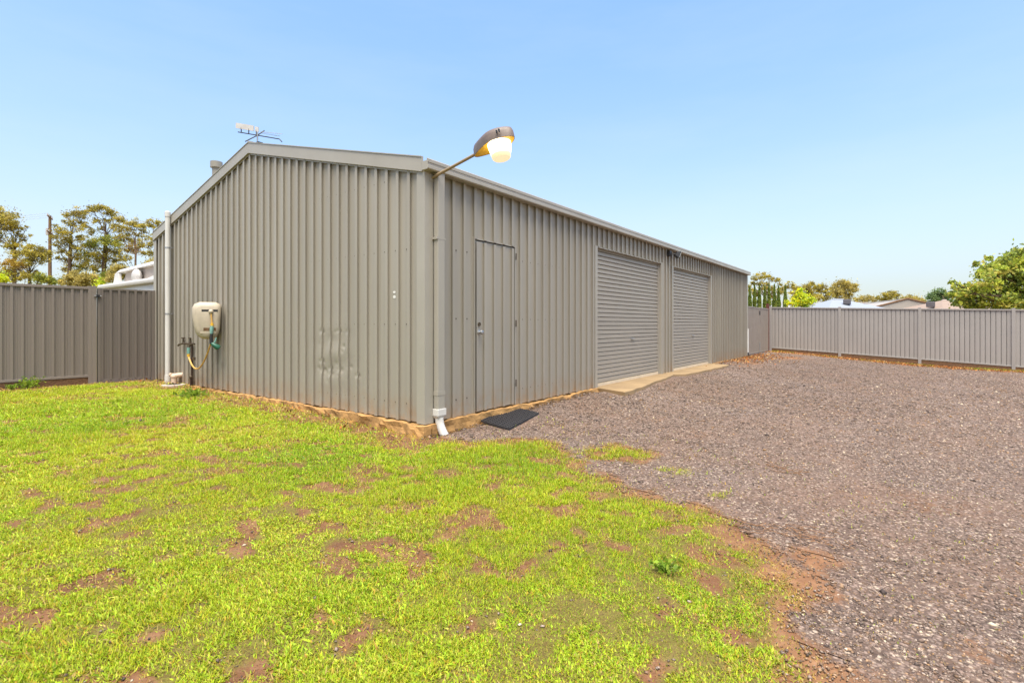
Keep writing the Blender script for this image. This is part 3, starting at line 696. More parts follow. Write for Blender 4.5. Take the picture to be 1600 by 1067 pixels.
# hose reel: cream case swung out from the wall
HC = Vector((-.235, float(W(323.5,501,1)[1]), 0))
d_ = (-.235-CAM[0])/float((FW+(323.5-PX0)/F*RT)[0]); pc = W(323.5, 501, d_); HC = Vector(pc)
hn = Vector((-.42, -.91, 0)).normalized(); hsd = Vector((0,0,1)).cross(hn).normalized(); hu = Vector((0,0,1))
hr = empty('hose_reel', (HC.x, HC.y, HC.z-.3), 'cream plastic hose reel case mounted on the gable wall', 'hose reel')
def hp(a, b, d): return tuple(HC+hsd*a+hu*b+hn*d)
def case_ring(d, k):
    out = []
    pr = [(-.10,.300),(.12,.300),(.175,.275),(.20,.23),(.195,.05),(.185,-.12),(.165,-.21),(.13,-.27),(.03,-.30),(-.05,-.295),(-.10,-.27),(-.155,-.20),(-.18,-.10),(-.205,.08),(-.205,.20),(-.175,.265)]
    for a, b in pr: out.append(Vector(hp(a*k, b*k, d)))
    return out
loft([case_ring(-.14,.90), case_ring(-.11,1.0), case_ring(.05,1.0), case_ring(.085,.96), case_ring(.11,.86), case_ring(.125,.72)]).build('case', M['reel'], hr, smooth_=True)
def hbox(a0, a1, b0, b1, d0, d1): return MB().hexa([hp(a0,b0,d0),hp(a1,b0,d0),hp(a1,b0,d1),hp(a0,b0,d1),hp(a0,b1,d0),hp(a1,b1,d0),hp(a1,b1,d1),hp(a0,b1,d1)])
hbox(-.07,.155,.145,.178,.10,.1265).build('slot', M['dark'], hr)
hbox(-.045,.13,-.165,-.115,.10,.1265).build('lower_slot', M['timber'], hr)
hbox(-.09,.13,-.205,-.185,.09,.128).build('lip', M['reel'], hr, bevel=.005)
hbox(-.06,.06,-.26,.22,-.20,-.13).build('bracket', M['reel'], hr)
MB().tube([hp(0,-.1,-.16), (0.0, HC.y+.10, HC.z-.1)], .03, 10).build('bracket', M['reel'], hr)
MB().tube([hp(0,.15,-.16), (0.0, HC.y+.10, HC.z+.15)], .03, 10).build('bracket', M['reel'], hr)
MB().ball(hp(.06,.145,.14), .036, 12, 8).build('hose_stop', M['reel'], hr, smooth_=True)
hn_ = empty('garden_hose', hp(.07,-.3,.14), 'yellow garden hose looping from the taps to the spray nozzle', 'hose')
MB().tube([hp(.062,.125,.145), hp(.07,.0,.15), hp(.075,-.05,.15)], .0135, 8).build('hose_end', M['hose'], hn_, smooth_=True)
MB().tube([hp(.075,-.04,.15), hp(.075,-.085,.15)], .022, 10).build('collar', M['brightyel'], hn_)
MB().tube([hp(.075,-.085,.15), hp(.07,-.14,.15), hp(.067,-.21,.15)], [.022,.03,.022], 10).build('connector', M['teal'], hn_, smooth_=True)
a0 = Vector((-.085,5.93,.66)); a1 = Vector(hp(.06,-.36,.15)); 
MB().tube([a0+Vector((0,0,.01)), a0-Vector((0,0,.10))], .027, 10).build('connector', M['teal'], hn_, smooth_=True)
MB().tube([a0-Vector((0,0,.10)), a0-Vector((0,0,.15))], .024, 10).build('collar', M['brightyel'], hn_)
b0 = a0-Vector((0,0,.15)); pts = []
for i in range(25):
    t = i/24; p = b0*(1-t)+a1*t; p.z = (b0.z*(1-t)+a1.z*t) - 4*.30*t*(1-t)*(1.15-.3*t); pts.append(p)
MB().tube(pts, .0135, 8).build('hose_loop', M['hose'], hn_, smooth_=True)
nz = empty('spray_nozzle', hp(.09,-.42,.16), 'dark green trigger spray nozzle hanging below the hose reel', 'nozzle')
MB().tube([hp(.067,-.20,.15), hp(.062,-.28,.15), hp(.065,-.37,.15)], [.02,.024,.026], 10).build('grip', M['dark'], nz, smooth_=True)
MB().tube([hp(.065,-.36,.15), hp(.10,-.39,.16), hp(.155,-.43,.17), hp(.175,-.445,.175)], [.024,.034,.046,.036], 12).build('barrel', M['green'], nz, smooth_=True)
MB().tube([hp(.10,-.37,.16), hp(.125,-.32,.165), hp(.135,-.27,.165)], [.014,.012,.009], 8).build('trigger', M['teal'], nz, smooth_=True)

# ------------------------------------------------------------------ doormat
mt = empty('doormat', (1.22, -.25, -.07), 'black rubber lattice doormat on the gravel at the side door', 'doormat')
q = [Vector((.825,-.10,0)), Vector((.735,-.60,0)), Vector((1.615,-.42,0)), Vector((1.70,.02-.10,0))]
q[3] = q[0]+(q[2]-q[1])
for v in q: v.z = float(gz(v.x, v.y))+.014
def mp_(u, v, z): p = (q[0]*(1-u)+q[3]*u)*(1-v)+(q[1]*(1-u)+q[2]*u)*v; return (p.x, p.y, p.z+z)
MB().hexa([mp_(0,0,0),mp_(1,0,0),mp_(1,1,0),mp_(0,1,0),mp_(.004,.006,.010),mp_(.996,.006,.010),mp_(.996,.994,.010),mp_(.004,.994,.010)]).build('base', M['mat'], mt)
mb = MB()
def mbar(u0, u1, v0, v1, z0, z1): mb.hexa([mp_(u0,v0,z0),mp_(u1,v0,z0),mp_(u1,v1,z0),mp_(u0,v1,z0),mp_(u0,v0,z1),mp_(u1,v0,z1),mp_(u1,v1,z1),mp_(u0,v1,z1)])
for k in range(19): mbar(.01+k*.98/18-.009, .01+k*.98/18+.009, .02, .98, .0105, .021)
for k in range(12): mbar(.012, .988, .02+k*.96/11-.011, .02+k*.96/11+.011, .0103, .0205)
mb.build('lattice', M['mat'], mt)
MB().hexa([mp_(.0,.975,.0098),mp_(1,.975,.0098),mp_(1,1,.0098),mp_(0,1,.0098),mp_(.0,.975,.0235),mp_(1,.975,.0235),mp_(1,1,.0235),mp_(0,1,.0235)]).build('border', M['mat'], mt)
MB().hexa([mp_(.0,0,.0098),mp_(1,0,.0098),mp_(1,.02,.0098),mp_(0,.02,.0098),mp_(.0,0,.0235),mp_(1,0,.0235),mp_(1,.02,.0235),mp_(0,.02,.0235)]).build('border', M['mat'], mt)

# ------------------------------------------------------------------ fences and gates
FP = .131
def fence_prof(n, kind):                   # n pitches of infill sheet, flanks undercut to add shade in the grooves
    if kind == 'rib': base = [(0,0),(.022,.0),(.017,.026),(.055,.026),(.050,0),(.085,0),(.088,.005),(.105,.005),(.108,0)]
    else: base = [(0,-.034),(.014,-.034),(.010,.0),(.064,.003),(.122,0),(.118,-.034)]
    out = [(k*FP+a, b) for k in range(n) for a, b in base]; out.append((n*FP, base[0][1])); return out
# left fence: along x at y = SW
LFZ0, LFZ1 = .125, 1.765; fy = SW
lf = empty('metal_fence', (-3.5, fy, 0), 'dark brown steel sheet fence over a timber sleeper, left of the shed', 'fence')
def lsheet(nm, n, z0, z1, mat):
    pr = fence_prof(n, 'rib'); mb = MB()
    for a, b in zip(pr[:-1], pr[1:]): mb.quad((a[0],-a[1],z0),(b[0],-b[1],z0),(b[0],-b[1],z1),(a[0],-a[1],z1))
    return mb.mesh(nm, mat, merge=True)
me, c = lsheet('fence_sheet', 6, LFZ0+.02, LFZ1-.03, M['fencel'])
PW = .115
xr = -1.085
for pnl in range(3):
    x1 = xr-pnl*2.42; x0 = x1-18*FP
    for k in range(3): place('fence_sheet', me, (x0+k*6*FP+3*FP, fy+c[1], c[2]), lf)
    MB().box(x0, x1, fy-.034, fy+.034, LFZ1-.045, LFZ1).build('top_rail', M['fencel'], lf, bevel=.004)
    MB().box(x0, x1, fy-.032, fy+.032, LFZ0-.005, LFZ0+.035).build('bottom_rail', M['fencel'], lf, bevel=.004)
    MB().box(x0-.02, x1+.01, fy-.022, fy+.028, -.10, LFZ0-.008).build('sleeper', M['timber'], lf, bevel=.006)
    if pnl: MB().box(x1+.0005, x1+.0615, fy-.042, fy+.042, -.2, LFZ1+.008).build('post', M['fencel'], lf, bevel=.004)
MB().box(xr+.0005, xr+.052, fy-.046, fy+.05, -.2, LFZ1+.012).build('post', M['fencel'], lf, bevel=.004)
MB().box(xr+.053, xr+.118, fy-.055, fy+.045, -.2, LFZ1+.018).build('post', M['fencel'], lf, bevel=.004)
lg = empty('side_gate', (-.5, fy, 0), 'brown ribbed steel gate between the fence post and the shed', 'gate')
g0, g1, gb, gt = -.948, -.125, .03, 1.752
me, c = lsheet('gate_sheet', 6, gb+.015, gt-.02, M['gatel'])
place('gate_sheet', me, (g0+.035+3*FP-.005, fy+c[1]-.008, c[2]), lg)
MB().box(g0, g0+.045, fy-.045, fy+.02, gb, gt).build('gate_stile', M['gatel'], lg, bevel=.004)
MB().box(g1-.03, g1+.02, fy-.045, fy+.02, gb, gt).build('gate_stile', M['gatel'], lg, bevel=.004)
MB().box(g0+.0455, g1-.0305, fy-.030, fy+.02, gt-.03, gt-.002).build('gate_rail', M['gatel'], lg)
MB().box(g0+.0455, g1-.0305, fy-.030, fy+.02, gb, gb+.03).build('gate_rail', M['gatel'], lg)
MB().box(g1+.028, -.03, fy-.05, fy+.03, -.15, gt).build('hinge_post', M['gatel'], lg, bevel=.004)
MB().tube([(g0-.06,fy-.075,1.60),(g0+.05,fy-.06,1.60)], .012, 8).build('latch', M['steel'], lg)
MB().box(g0-.03, g0+.02, fy-.085, fy-.0455, 1.575, 1.625).build('latch', M['dark'], lg, bevel=.004)
# right fence: along -y at x = FX, following the slope
FX = 18.95
rf = empty('metal_fence', (FX, -5, -.2), 'light grey ribbed steel fence over timber sleepers, closing the gravel yard', 'fence')
def ft(y): return 1.775+.030*y
def fb(y): return .148+.058*y
posts = [-.035-2.36*k for k in range(6)]
pr6 = fence_prof(6, 'groove')
for k in range(5):
    ya, yb = posts[k]-.03, posts[k+1]+.03; sc = (ya-yb)/(18*FP)
    for j in range(3):
        mb = MB(); y0 = ya-j*6*FP*sc
        for a, b in zip(pr6[:-1], pr6[1:]):
            p, q2 = y0-a[0]*sc, y0-b[0]*sc
            mb.quad((FX-.004-a[1],p,fb(p)+.01),(FX-.004-b[1],q2,fb(q2)+.01),(FX-.004-b[1],q2,ft(q2)-.01),(FX-.004-a[1],p,ft(p)-.01))
        mb.build('fence_sheet', M['fence'], rf, merge=True)
    def rail(nm, o0, o1, f_, w):
        MB().hexa([(FX-w,ya,f_(ya)+o0),(FX+w,ya,f_(ya)+o0),(FX+w,yb,f_(yb)+o0),(FX-w,yb,f_(yb)+o0),(FX-w,ya,f_(ya)+o1),(FX+w,ya,f_(ya)+o1),(FX+w,yb,f_(yb)+o1),(FX-w,yb,f_(yb)+o1)]).build(nm, M['fence'], rf, bevel=.004)
    rail('top_rail', -.045, .0, ft, .036); rail('bottom_rail', -.02, .022, fb, .034)
    g_ = lambda y: float(gz(FX, y))
    MB().hexa([(FX-.02,ya+.02,fb(ya)-.30),(FX+.03,ya+.02,fb(ya)-.30),(FX+.03,yb-.02,fb(yb)-.30),(FX-.02,yb-.02,fb(yb)-.30),(FX-.02,ya+.02,fb(ya)-.024),(FX+.03,ya+.02,fb(ya)-.024),(FX+.03,yb-.02,fb(yb)-.024),(FX-.02,yb-.02,fb(yb)-.024)]).build('sleeper', M['timber'], rf, bevel=.008)
for k in range(6):
    y = posts[k]; MB().box(FX-.045, FX+.045, y-.045, y+.045, float(gz(FX,y))-.3, ft(y)+.035).build('post', M['fence'], rf, bevel=.006)
rg = empty('double_gate', (17, .02, 0), 'pair of flat taupe steel gates between the shed and the grey fence', 'gate')
def leaf(a, b):
    pn = MB().box(a, b, -.012, .012, .03, 1.70).build('gate_leaf', M['gate'], rg)
    for z in (.03, 1.66): MB().box(a-.001, b+.001, -.024, .024, z, z+.045).build('gate_rail', M['gate'], pn, bevel=.004)
    for x in (a-.002, b-.043): MB().box(x, x+.045, -.022, .022, .076, 1.658).build('gate_stile', M['gate'], pn, bevel=.004)
    mb = MB()
    for k in range(1, 12): x = a+.05+(b-a-.1)*k/12; mb.box(x-.012, x+.012, -.018, -.0125, .08, 1.655)
    tag(mb.build('gate_ribs', M['gate'], pn), kind='stuff')
leaf(15.06, 16.84); leaf(16.865, 18.58)
MB().tube([(16.85,-.05,1.58),(16.85,-.05,1.42)], .016, 8).build('drop_bolt', M['dark'], rg)
MB().tube([(16.85,-.05,.10),(16.85,-.05,.42)], .012, 8).build('drop_bolt', M['steel'], rg)
gp = MB().box(18.62, 18.72, -.03, .07, -.2, 1.90).build('red_gate_post', M['gatered'], None, bevel=.006)
tag(gp, 'dark red steel post between the taupe gates and the grey fence', 'post')

# ------------------------------------------------------------------ caravan beyond the side gate
cv = empty('caravan', (1.4, 10.2, 0), 'white caravan showing its roof above the brown side gate', 'caravan')
def cbox(x0, x1, y0, y1, z0, z1, name, mat, bev=.08): return MB().box(x0,x1,y0,y1,z0,z1).build(name, mat, cv, bevel=bev, smooth_=True)
cbox(.35, 2.5, 8.25, 12.1, .45, 2.02, 'body', M['caravan'], .12)
cbox(.25, 2.6, 8.2, 12.45, 1.985, 2.10, 'lower_roof', M['caravan'], .05)
MB().hexa([(.62,8.35,2.09),(2.35,8.35,2.09),(2.35,11.75,2.09),(.62,11.75,2.09),(.62,8.35,2.47),(2.35,8.35,2.47),(2.35,11.55,2.40),(.62,11.55,2.40)]).build('pop_top', M['carav2'], cv)
MB().hexa([(.50,8.25,2.465),(2.45,8.25,2.465),(2.45,11.95,2.395),(.50,11.95,2.395),(.56,8.3,2.57),(2.4,8.3,2.57),(2.4,11.80,2.48),(.56,11.80,2.48)]).build('upper_roof', M['caravan'], cv, bevel=.03)
MB().hexa([(.50,11.62,2.10),(.56,11.62,2.10),(.56,12.02,2.10),(.50,12.10,2.10),(.50,11.70,2.39),(.56,11.70,2.39),(.56,11.93,2.39),(.50,11.95,2.39)]).build('corner_brace', M['caravan'], cv)
MB().hexa([(.56,8.3,2.105),(.615,8.3,2.105),(.615,10.3,2.105),(.56,10.3,2.105),(.56,8.3,2.36),(.615,8.3,2.36),(.615,9.6,2.20),(.56,10.3,2.11)]).build('canvas_flap', M['caravan'], cv)
MB().ball((.52,10.45,2.24), .20, 16, 10, (.5,1,.85)).build('gas_cover', M['dome'], cv, smooth_=True)
for y in (9.6, 10.5):
    w = MB().tube([(.36,y,.30),(.56,y,.30)], .33, 20).build('wheel', M['dark'], cv, smooth_=True); MB().tube([(.352,y,.30),(.36,y,.30)], .19, 16).build('rim', M['steel'], w)
    w = MB().tube([(2.30,y,.30),(2.49,y,.30)], .33, 20).build('wheel', M['dark'], cv, smooth_=True)
MB().box(.342, .352, 10.9, 11.6, 1.2, 1.75).build('window', M['glass'], cv)

# ------------------------------------------------------------------ neighbouring houses beyond the grey fence
def house(name, label, px, py, d, halfw, halfl, rise, roofm, yaw, cooler=None, gable=False, wall='wallbrick'):
    pk = W(px, py, d); g = float(gz(pk[0], pk[1])); e = pk[2]-rise
    h = empty(name, (pk[0], pk[1], g), label, 'house', 'houses beyond the grey fence')
    ca, sa = math.cos(yaw), math.sin(yaw)
    def T(a, b, z): return (pk[0]+ca*a-sa*b, pk[1]+sa*a+ca*b, z)
    def tb(a0,a1,b0,b1,z0,z1): return MB().hexa([T(a0,b0,z0),T(a1,b0,z0),T(a1,b1,z0),T(a0,b1,z0),T(a0,b0,z1),T(a1,b0,z1),T(a1,b1,z1),T(a0,b1,z1)])
    tb(-halfl+.5, halfl-.5, -halfw+.5, halfw-.5, g-.2, e).build('wall', M[wall], h)
    r = MB(); rl = halfl if gable else max(.05, halfl-halfw); hi = rl+(.0 if gable else 0)
    r.v = [T(-halfl,-halfw,e),T(halfl,-halfw,e),T(halfl,halfw,e),T(-halfl,halfw,e),T(-hi,0,e+rise),T(hi,0,e+rise)]
    r.f = [(0,1,5,4),(1,2,5),(2,3,4,5),(3,0,4),(0,3,2,1)]
    ro = r.build('roof', M[roofm], h)
    MB().tube([T(-halfl,-halfw-.05,e-.05),T(halfl,-halfw-.05,e-.05)], .07, 6).build('gutter', M['carav2'], ro)
    MB().tube([T(-hi,0,e+rise+.02),T(hi,0,e+rise+.02)], .08, 6).build('ridge_cap', M['carav2' if roofm == 'rooftan' else roofm], ro)
    if gable:
        for s in (-1, 1): MB().tube([T(s*(halfl+.02),-halfw,e+.03),T(s*(halfl+.02),0,e+rise+.05),T(s*(halfl+.02),halfw,e+.03)], .09, 6).build('barge_board', M['timber'], ro)
    for k in (-1, 1): 
        f_ = tb(k*halfl*.45-.8, k*halfl*.45+.8, -halfw+.44, -halfw+.49, g+.9, g+2.0).build('window', M['pvc'], h); tb(k*halfl*.45-.72, k*halfl*.45+.72, -halfw+.42, -halfw+.438, g+.98, g+1.92).build('pane', M['glass'], f_)
    if cooler:
        c0 = W(*cooler, d-1.5); w = .30
        MB().box(c0[0]-w, c0[0]+w, c0[1]-w, c0[1]+w, c0[2]-.30, c0[2]+.16).build('roof_cooler', M['cooler'], ro, bevel=.06)
    return h
YA = math.atan2(RT[1], RT[0])
house('neighbour_house', 'house with pale blue steel roof and dark roof cooler', 1309, 468, 50, 5.0, 5.6, 1.9, 'roofblue', YA+.15, (1323.5, 470.5))
house('neighbour_house', 'house with long cream roof behind the blue roofed house', 1352, 473.5, 62, 4.6, 7.0, 1.6, 'roofcream', YA)
house('neighbour_house', 'house with cream gable edged in dark brown', 1381, 471.5, 54, 4.0, 6.0, 1.15, 'roofcream', YA+1.25, None, True)
house('neighbour_house', 'house with tan tiled hip roof beside the big leafy tree', 1475, 469.5, 46, 4.6, 4.8, 1.5, 'rooftan', YA+.1, (1454, 474.5))
house('neighbour_house', 'house with grey roof glimpsed beside the pencil pines', 1233, 470, 64, 3.0, 3.6, 1.1, 'roofgrey', YA+.2)
house('neighbour_house', 'house with low dark grey roof behind the yellow green shrub', 1288, 473, 66, 3.5, 4.5, 1.0, 'roofgrey', YA-.2)

# ------------------------------------------------------------------ power pole
d = 46; pb = W(78, 500, d); g = float(gz(pb[0], pb[1])); tz = W(78, 337, d)[2]
pl = empty('power_pole', (pb[0], pb[1], g), 'brown timber power pole with cross arms among the gum trees', 'pole')
MB().tube([(pb[0],pb[1],g-.5),(pb[0],pb[1],tz)], [.17,.105], 12).build('pole', M['pole'], pl, smooth_=True)
cdv = Vector((FW[0]*.80-RT[0]*.52, FW[1]*.80-RT[1]*.52, 0)).normalized()
for py, L in ((340, 1.05), (364, 1.2)):
    z = W(78, py, d)[2]; c0 = Vector((pb[0], pb[1], z)); a, b = c0-cdv*L, c0+cdv*L
    MB().tube([a, b], .06, 6).build('cross_arm', M['pole'], pl)
    for k in (-.9, -.35, .35, .9): MB().tube([c0+cdv*L*k, c0+cdv*L*k+Vector((0,0,.22))], .05, 6).build('insulator', M['dome'], pl)
z = W(78, 362, d)[2]; MB().tube([(pb[0]-.22*RT[0],pb[1]-.22*RT[1],z-.3),(pb[0]-.22*RT[0],pb[1]-.22*RT[1],z+.3)], .13, 10).build('fuse_box', M['dome'], pl)
for k in (-.9, .0, .9):
    c0 = Vector((pb[0], pb[1], W(78,340,d)[2]+.2))+cdv*1.05*k; far = c0+Vector((-RT[0]*40+FW[0]*4, -RT[1]*40+FW[1]*4, .0)); pts = []
    for i in range(13): t = i/12; p = c0*(1-t)+far*t; p.z -= 4*.7*t*(1-t); pts.append(p)
    MB().tube(pts, .012, 4).build('wire', M['dome'], pl)

# ------------------------------------------------------------------ trees
def leaf_quads(P, size, asp, cols, up=.0, rng=NR):
    n = len(P); a = rng.normal(size=(n,3)); a[:,2] -= up; a /= np.linalg.norm(a, axis=1)[:,None]
    b = np.cross(a, rng.normal(size=(n,3))); b /= np.linalg.norm(b, axis=1)[:,None]
    a = a*size[:,None]*.5; b = b*(size*asp)[:,None]*.5
    v = np.stack([P-a, P-b*1.0+a*.1, P+a, P+b*1.0+a*.1], 1).reshape(-1, 3)
    return v, np.arange(4*n).reshape(-1, 4), np.repeat(cols, 4, 0)
def pal_pick(pal, n, rng=NR, jit=.22, mul=2.5):
    pal = np.array(pal)*mul; c = pal[rng.integers(0, len(pal), n)]; return np.clip(c*(1+jit*rng.normal(size=(n,1))), .004, .9)
GUM = [(.23,.19,.028),(.19,.162,.028),(.265,.215,.03),(.10,.092,.024),(.15,.112,.035),(.07,.064,.02)]
GUMO = [(.26,.175,.025),(.23,.155,.025),(.22,.16,.03),(.15,.10,.025)]
GUMG = [(.12,.145,.022),(.17,.165,.022),(.085,.10,.022),(.21,.19,.025),(.06,.07,.018)]
OLIVE = [(.22,.18,.05),(.17,.14,.045),(.26,.21,.05),(.12,.10,.035)]
LIME = [(.28,.30,.02),(.36,.32,.015),(.20,.26,.02),(.11,.17,.02),(.40,.33,.01)]
BROAD = [(.19,.225,.03),(.24,.255,.035),(.14,.17,.03),(.085,.11,.03),(.30,.24,.06),(.07,.09,.025)]
DEEP = [(.055,.09,.035),(.08,.115,.04),(.045,.07,.03),(.10,.13,.04)]
PINE = [(.075,.105,.02),(.11,.135,.025),(.05,.075,.018),(.14,.15,.03)]
def tree(name, label, d, base_px, clumps, pal, leaf=.15, asp=.42, dens=1.0, fork=None, trunk_r=.12, bark='bark', cat='tree', group=None, sub=11, limbs=True, spread=.85, side=0, rs=1.0):
    rng = np.random.default_rng(abs(hash((base_px, d))) % 99991 if False else int(base_px*7+d*13) % 99991)
    bp = W(base_px, 505, d); g = float(gz(bp[0], bp[1])); base = Vector((bp[0], bp[1], g))
    root = empty(name, base, label, cat, group)
    cs = []
    for c in clumps:
        px, py, r = c[:3]; r = r*rs; dd = d + rng.normal()*spread*r*d/F*1.3 + side
        cs.append((Vector(W(px, py, dd)), r*d/F, c[3] if len(c) > 3 else None))
    fk = Vector(W(*fork, d)) if fork else Vector((base.x, base.y, g+.45*(np.mean([c[0].z for c in cs])-g)))
    mb = MB()
    b2 = base-Vector((0,0,.3)); m1 = b2.lerp(fk, .5)+Vector((rng.normal()*.08, rng.normal()*.08, 0))*trunk_r*8
    mb.tube([b2, b2.lerp(m1,.5), m1, m1.lerp(fk,.5), fk], [trunk_r*1.25, trunk_r*1.05, trunk_r*.92, trunk_r*.82, trunk_r*.7], 8)
    if limbs:
        for (c, r, pl_) in cs:
            st = fk if c.z > fk.z-.2 else b2.lerp(fk, .75)
            mid = st.lerp(c, .5)+Vector((rng.normal(), rng.normal(), rng.normal()*.6+.15))*(c-st).length*.10
            p = [st, st.lerp(mid,.5), mid, mid.lerp(c,.55), c]; L = (c-st).length; r0 = min(trunk_r*.42, .012+.014*L)
            mb.tube(p, [r0, r0*.8, r0*.6, r0*.42, .012], 5, False)
            for k in range(4):
                e = c+Vector(rng.normal(size=3))*r*.55; s_ = mid.lerp(c, .4+.15*k); mb.tube([s_, s_.lerp(e,.5)+Vector(rng.normal(size=3))*r*.08, e], [.008+.008*r, .007, .004], 4, False)
    mb.build('trunk', M[bark], root, smooth_=True)
    VV = []; FF = []; CC_ = []; off = 0
    for (c, r, pl_) in cs:
        N = int(dens*210*(r/leaf)**2*.14*(.42/asp)*3)+20
        k = max(4, int(sub*(.6+.8*rng.random())))
        dv = rng.normal(size=(k,3)); dv /= np.linalg.norm(dv, axis=1)[:,None]; rad = rng.random(k)**.45
        cen = dv*rad[:,None]*r*np.array([1.22,1.22,1.02]); cen[:,2] += .06*r
        w = rng.random(k)+.3; idx = rng.choice(k, N, p=w/w.sum())
        P = cen[idx]+rng.normal(size=(N,3))*r*np.array([.27,.27,.16])
        lo_ = rng.random(N) < .22; P[lo_] = rng.normal(size=(lo_.sum(),3))*r*np.array([.75,.75,.6])
        P += np.array(c); size = leaf*(.65+.7*rng.random(N))
        base_c = pal_pick(pl_ or pal, k, rng, .12)[idx]*.55+pal_pick(pl_ or pal, N, rng)*.45
        v, f_, cc = leaf_quads(P, size, asp, base_c, .5, rng); VV.append(v); FF.append(f_+off); CC_.append(cc); off += len(v)
    V_ = np.concatenate(VV); ctr = V_.mean(0)
    place('crown', np_mesh('crown', V_-ctr, np.concatenate(FF), M['leafm'], np.concatenate(CC_)), ctr, root); return root
GL = 'gum trees behind the brown fence'
tree('gum_tree', 'tall sparse gum tree with bare twigs, left of the power pole', 44, 24, [(4,335,11),(15,341,9),(1,348,11),(19,352,7),(30,357,5),(8,358,7),(36,374,5),(22,380,7),(12,386,5),(31,366,4),(-14,340,14),(-22,360,14),(48,368,2),(42,355,2),(-6,372,8)], GUM, .16, .4, 0.58, (23,392), .16, group=GL, rs=1.15)
tree('gum_tree', 'low rounded gum tree with an orange tinted side by the power pole', 38, 46, [(50,391,9),(64,395,8),(34,393,7),(22,398,6),(20,411,9,GUMO),(32,414,8,GUMO),(40,404,9),(12,424,8),(58,404,8),(72,398,5),(25,430,8),(68,408,5),(40,432,7),(55,428,5),(8,436,8)], GUM, .14, .42, 0.72, (46,428), .14, group=GL, rs=1.15)
tree('gum_tree', 'open gum tree with layered foliage just right of the power pole', 46, 110, [(115,333,8),(124,338,7),(102,335,4),(92,360,7),(100,364,7),(84,371,5),(108,384,8),(95,392,6),(118,349,7),(106,349,5),(88,382,5),(115,398,7),(104,408,5),(122,372,5),(97,375,4),(112,416,5),(118,425,5),(125,358,5),(121,388,6),(94,404,5),(100,420,5),(108,372,5)], GUM, .16, .4, 0.54, (111,368), .17, group=GL, rs=1.15)
tree('gum_tree', 'tallest gum tree with a spreading open top behind the fence', 48, 163, [(137,331,6),(146,328,7),(155,326,7),(166,330,6),(176,335,6),(186,341,6),(192,346,4),(150,345,5),(158,356,4),(168,345,5),(178,352,5),(160,374,9,GUMG),(150,382,8,GUMG),(174,377,8,GUMG),(186,383,7,GUMG),(137,386,8),(140,398,9,GUMG),(130,409,7),(126,420,7,GUMG),(151,401,8),(166,394,7),(180,396,7),(143,414,7),(158,412,6),(172,408,5),(133,352,5),(142,362,5),(188,360,5),(128,372,5),(184,408,6),(150,422,5),(176,420,5)], GUM, .16, .4, 0.61, (166,366), .21, group=GL, rs=1.15)
tree('gum_tree', 'slender red stemmed gum tree rising behind the caravan', 46, 211, [(200,348,8),(214,351,7),(190,360,7),(224,362,5),(195,373,7),(210,379,7),(205,389,7,GUMO),(196,390,6),(221,384,5),(230,372,4),(202,362,5),(186,372,5),(216,368,4),(228,352,5),(200,404,5),(224,396,5),(190,402,5)], GUM, .16, .4, 0.52, (212,398), .11, 'barkpale', group=GL, rs=1.15)
tree('gum_tree', 'gum tree half hidden by the end of the shed roof', 44, 247, [(239,351,6),(248,350,6),(239,374,6),(232,384,5),(244,392,7),(240,408,6),(258,365,10),(262,390,12),(246,380,5),(236,396,4)], GUM, .15, .4, 0.61, (250,405), .15, group=GL, rs=1.15)
BL = 'olive bushes behind the brown fence'
tree('bush', 'wide olive bush below the tallest gum tree', 34, 130, [(112,436,9),(122,433,9),(135,434,10),(146,438,8),(104,441,7),(128,442,8),(140,445,8)], OLIVE, .12, .5, 1.3, None, .05, cat='bush', group=BL)
tree('bush', 'yellow green bush at the caravan corner', 30, 182, [(170,428,8,GUMG),(180,422,8),(190,421,8),(198,426,7),(163,438,7,LIME),(157,444,6,LIME),(176,434,8),(190,432,8)], OLIVE, .11, .5, 1.2, None, .05, cat='bush', group=BL)
tree('bush', 'olive bush against the end of the shed wall', 32, 236, [(229,418,7),(238,413,7),(246,409,7),(234,424,7),(224,424,6)], OLIVE, .11, .5, 1.2, None, .05, cat='bush', group=BL)
tree('bush', 'dark olive bush at the foot of the power pole', 36, 66, [(64,434,7),(74,437,6),(84,440,6),(58,440,7),(93,440,5)], GUMG, .12, .5, 1.2, None, .05, cat='bush', group=BL)
tree('bush', 'bright yellow green bush over the left end of the fence', 26, 3, [(2,432,6),(-6,436,8),(8,438,5)], LIME, .09, .5, 1.3, None, .05, cat='bush', group=BL)
GRR = 'gum trees beyond the houses'
tree('gum_tree', 'airy gum tree spreading over the pencil pines', 84, 1196, [(1180,434,5),(1188,431,6),(1197,432,5),(1205,436,4),(1176,443,4),(1170,452,6),(1188,444,5),(1215,438,4),(1218,444,3),(1200,443,3),(1194,452,6),(1206,452,5),(1234,445,5),(1228,449,4),(1240,448,3),(1220,456,6),(1180,458,6),(1208,464,6)], GUM, .28, .42, .8, (1194,462), .24, group=GRR)
tree('gum_tree', 'dense gum tree behind the yellow green shrub', 88, 1262, [(1249,452,6),(1261,450,6),(1268,444,4),(1241,458,6),(1274,451,5),(1265,459,7),(1255,463,6),(1242,466,5),(1272,464,5)], GUM, .28, .42, 1.1, None, .24, group=GRR)
tree('gum_tree', 'grey trunked gum tree above the low dark roof', 82, 1287, [(1285,448,6),(1280,456,5),(1291,455,5),(1296,462,5),(1278,465,6),(1290,468,5)], GUM, .27, .42, .9, None, .24, 'barkpale', group=GRR)
tree('gum_tree', 'round crowned gum tree over the blue roof', 90, 1316, [(1303,449,6),(1312,445,7),(1322,444,7),(1331,448,6),(1336,453,4),(1310,456,7),(1321,457,7),(1300,457,5),(1327,463,5),(1313,466,6)], OLIVE, .28, .42, 1.2, None, .26, group=GRR)
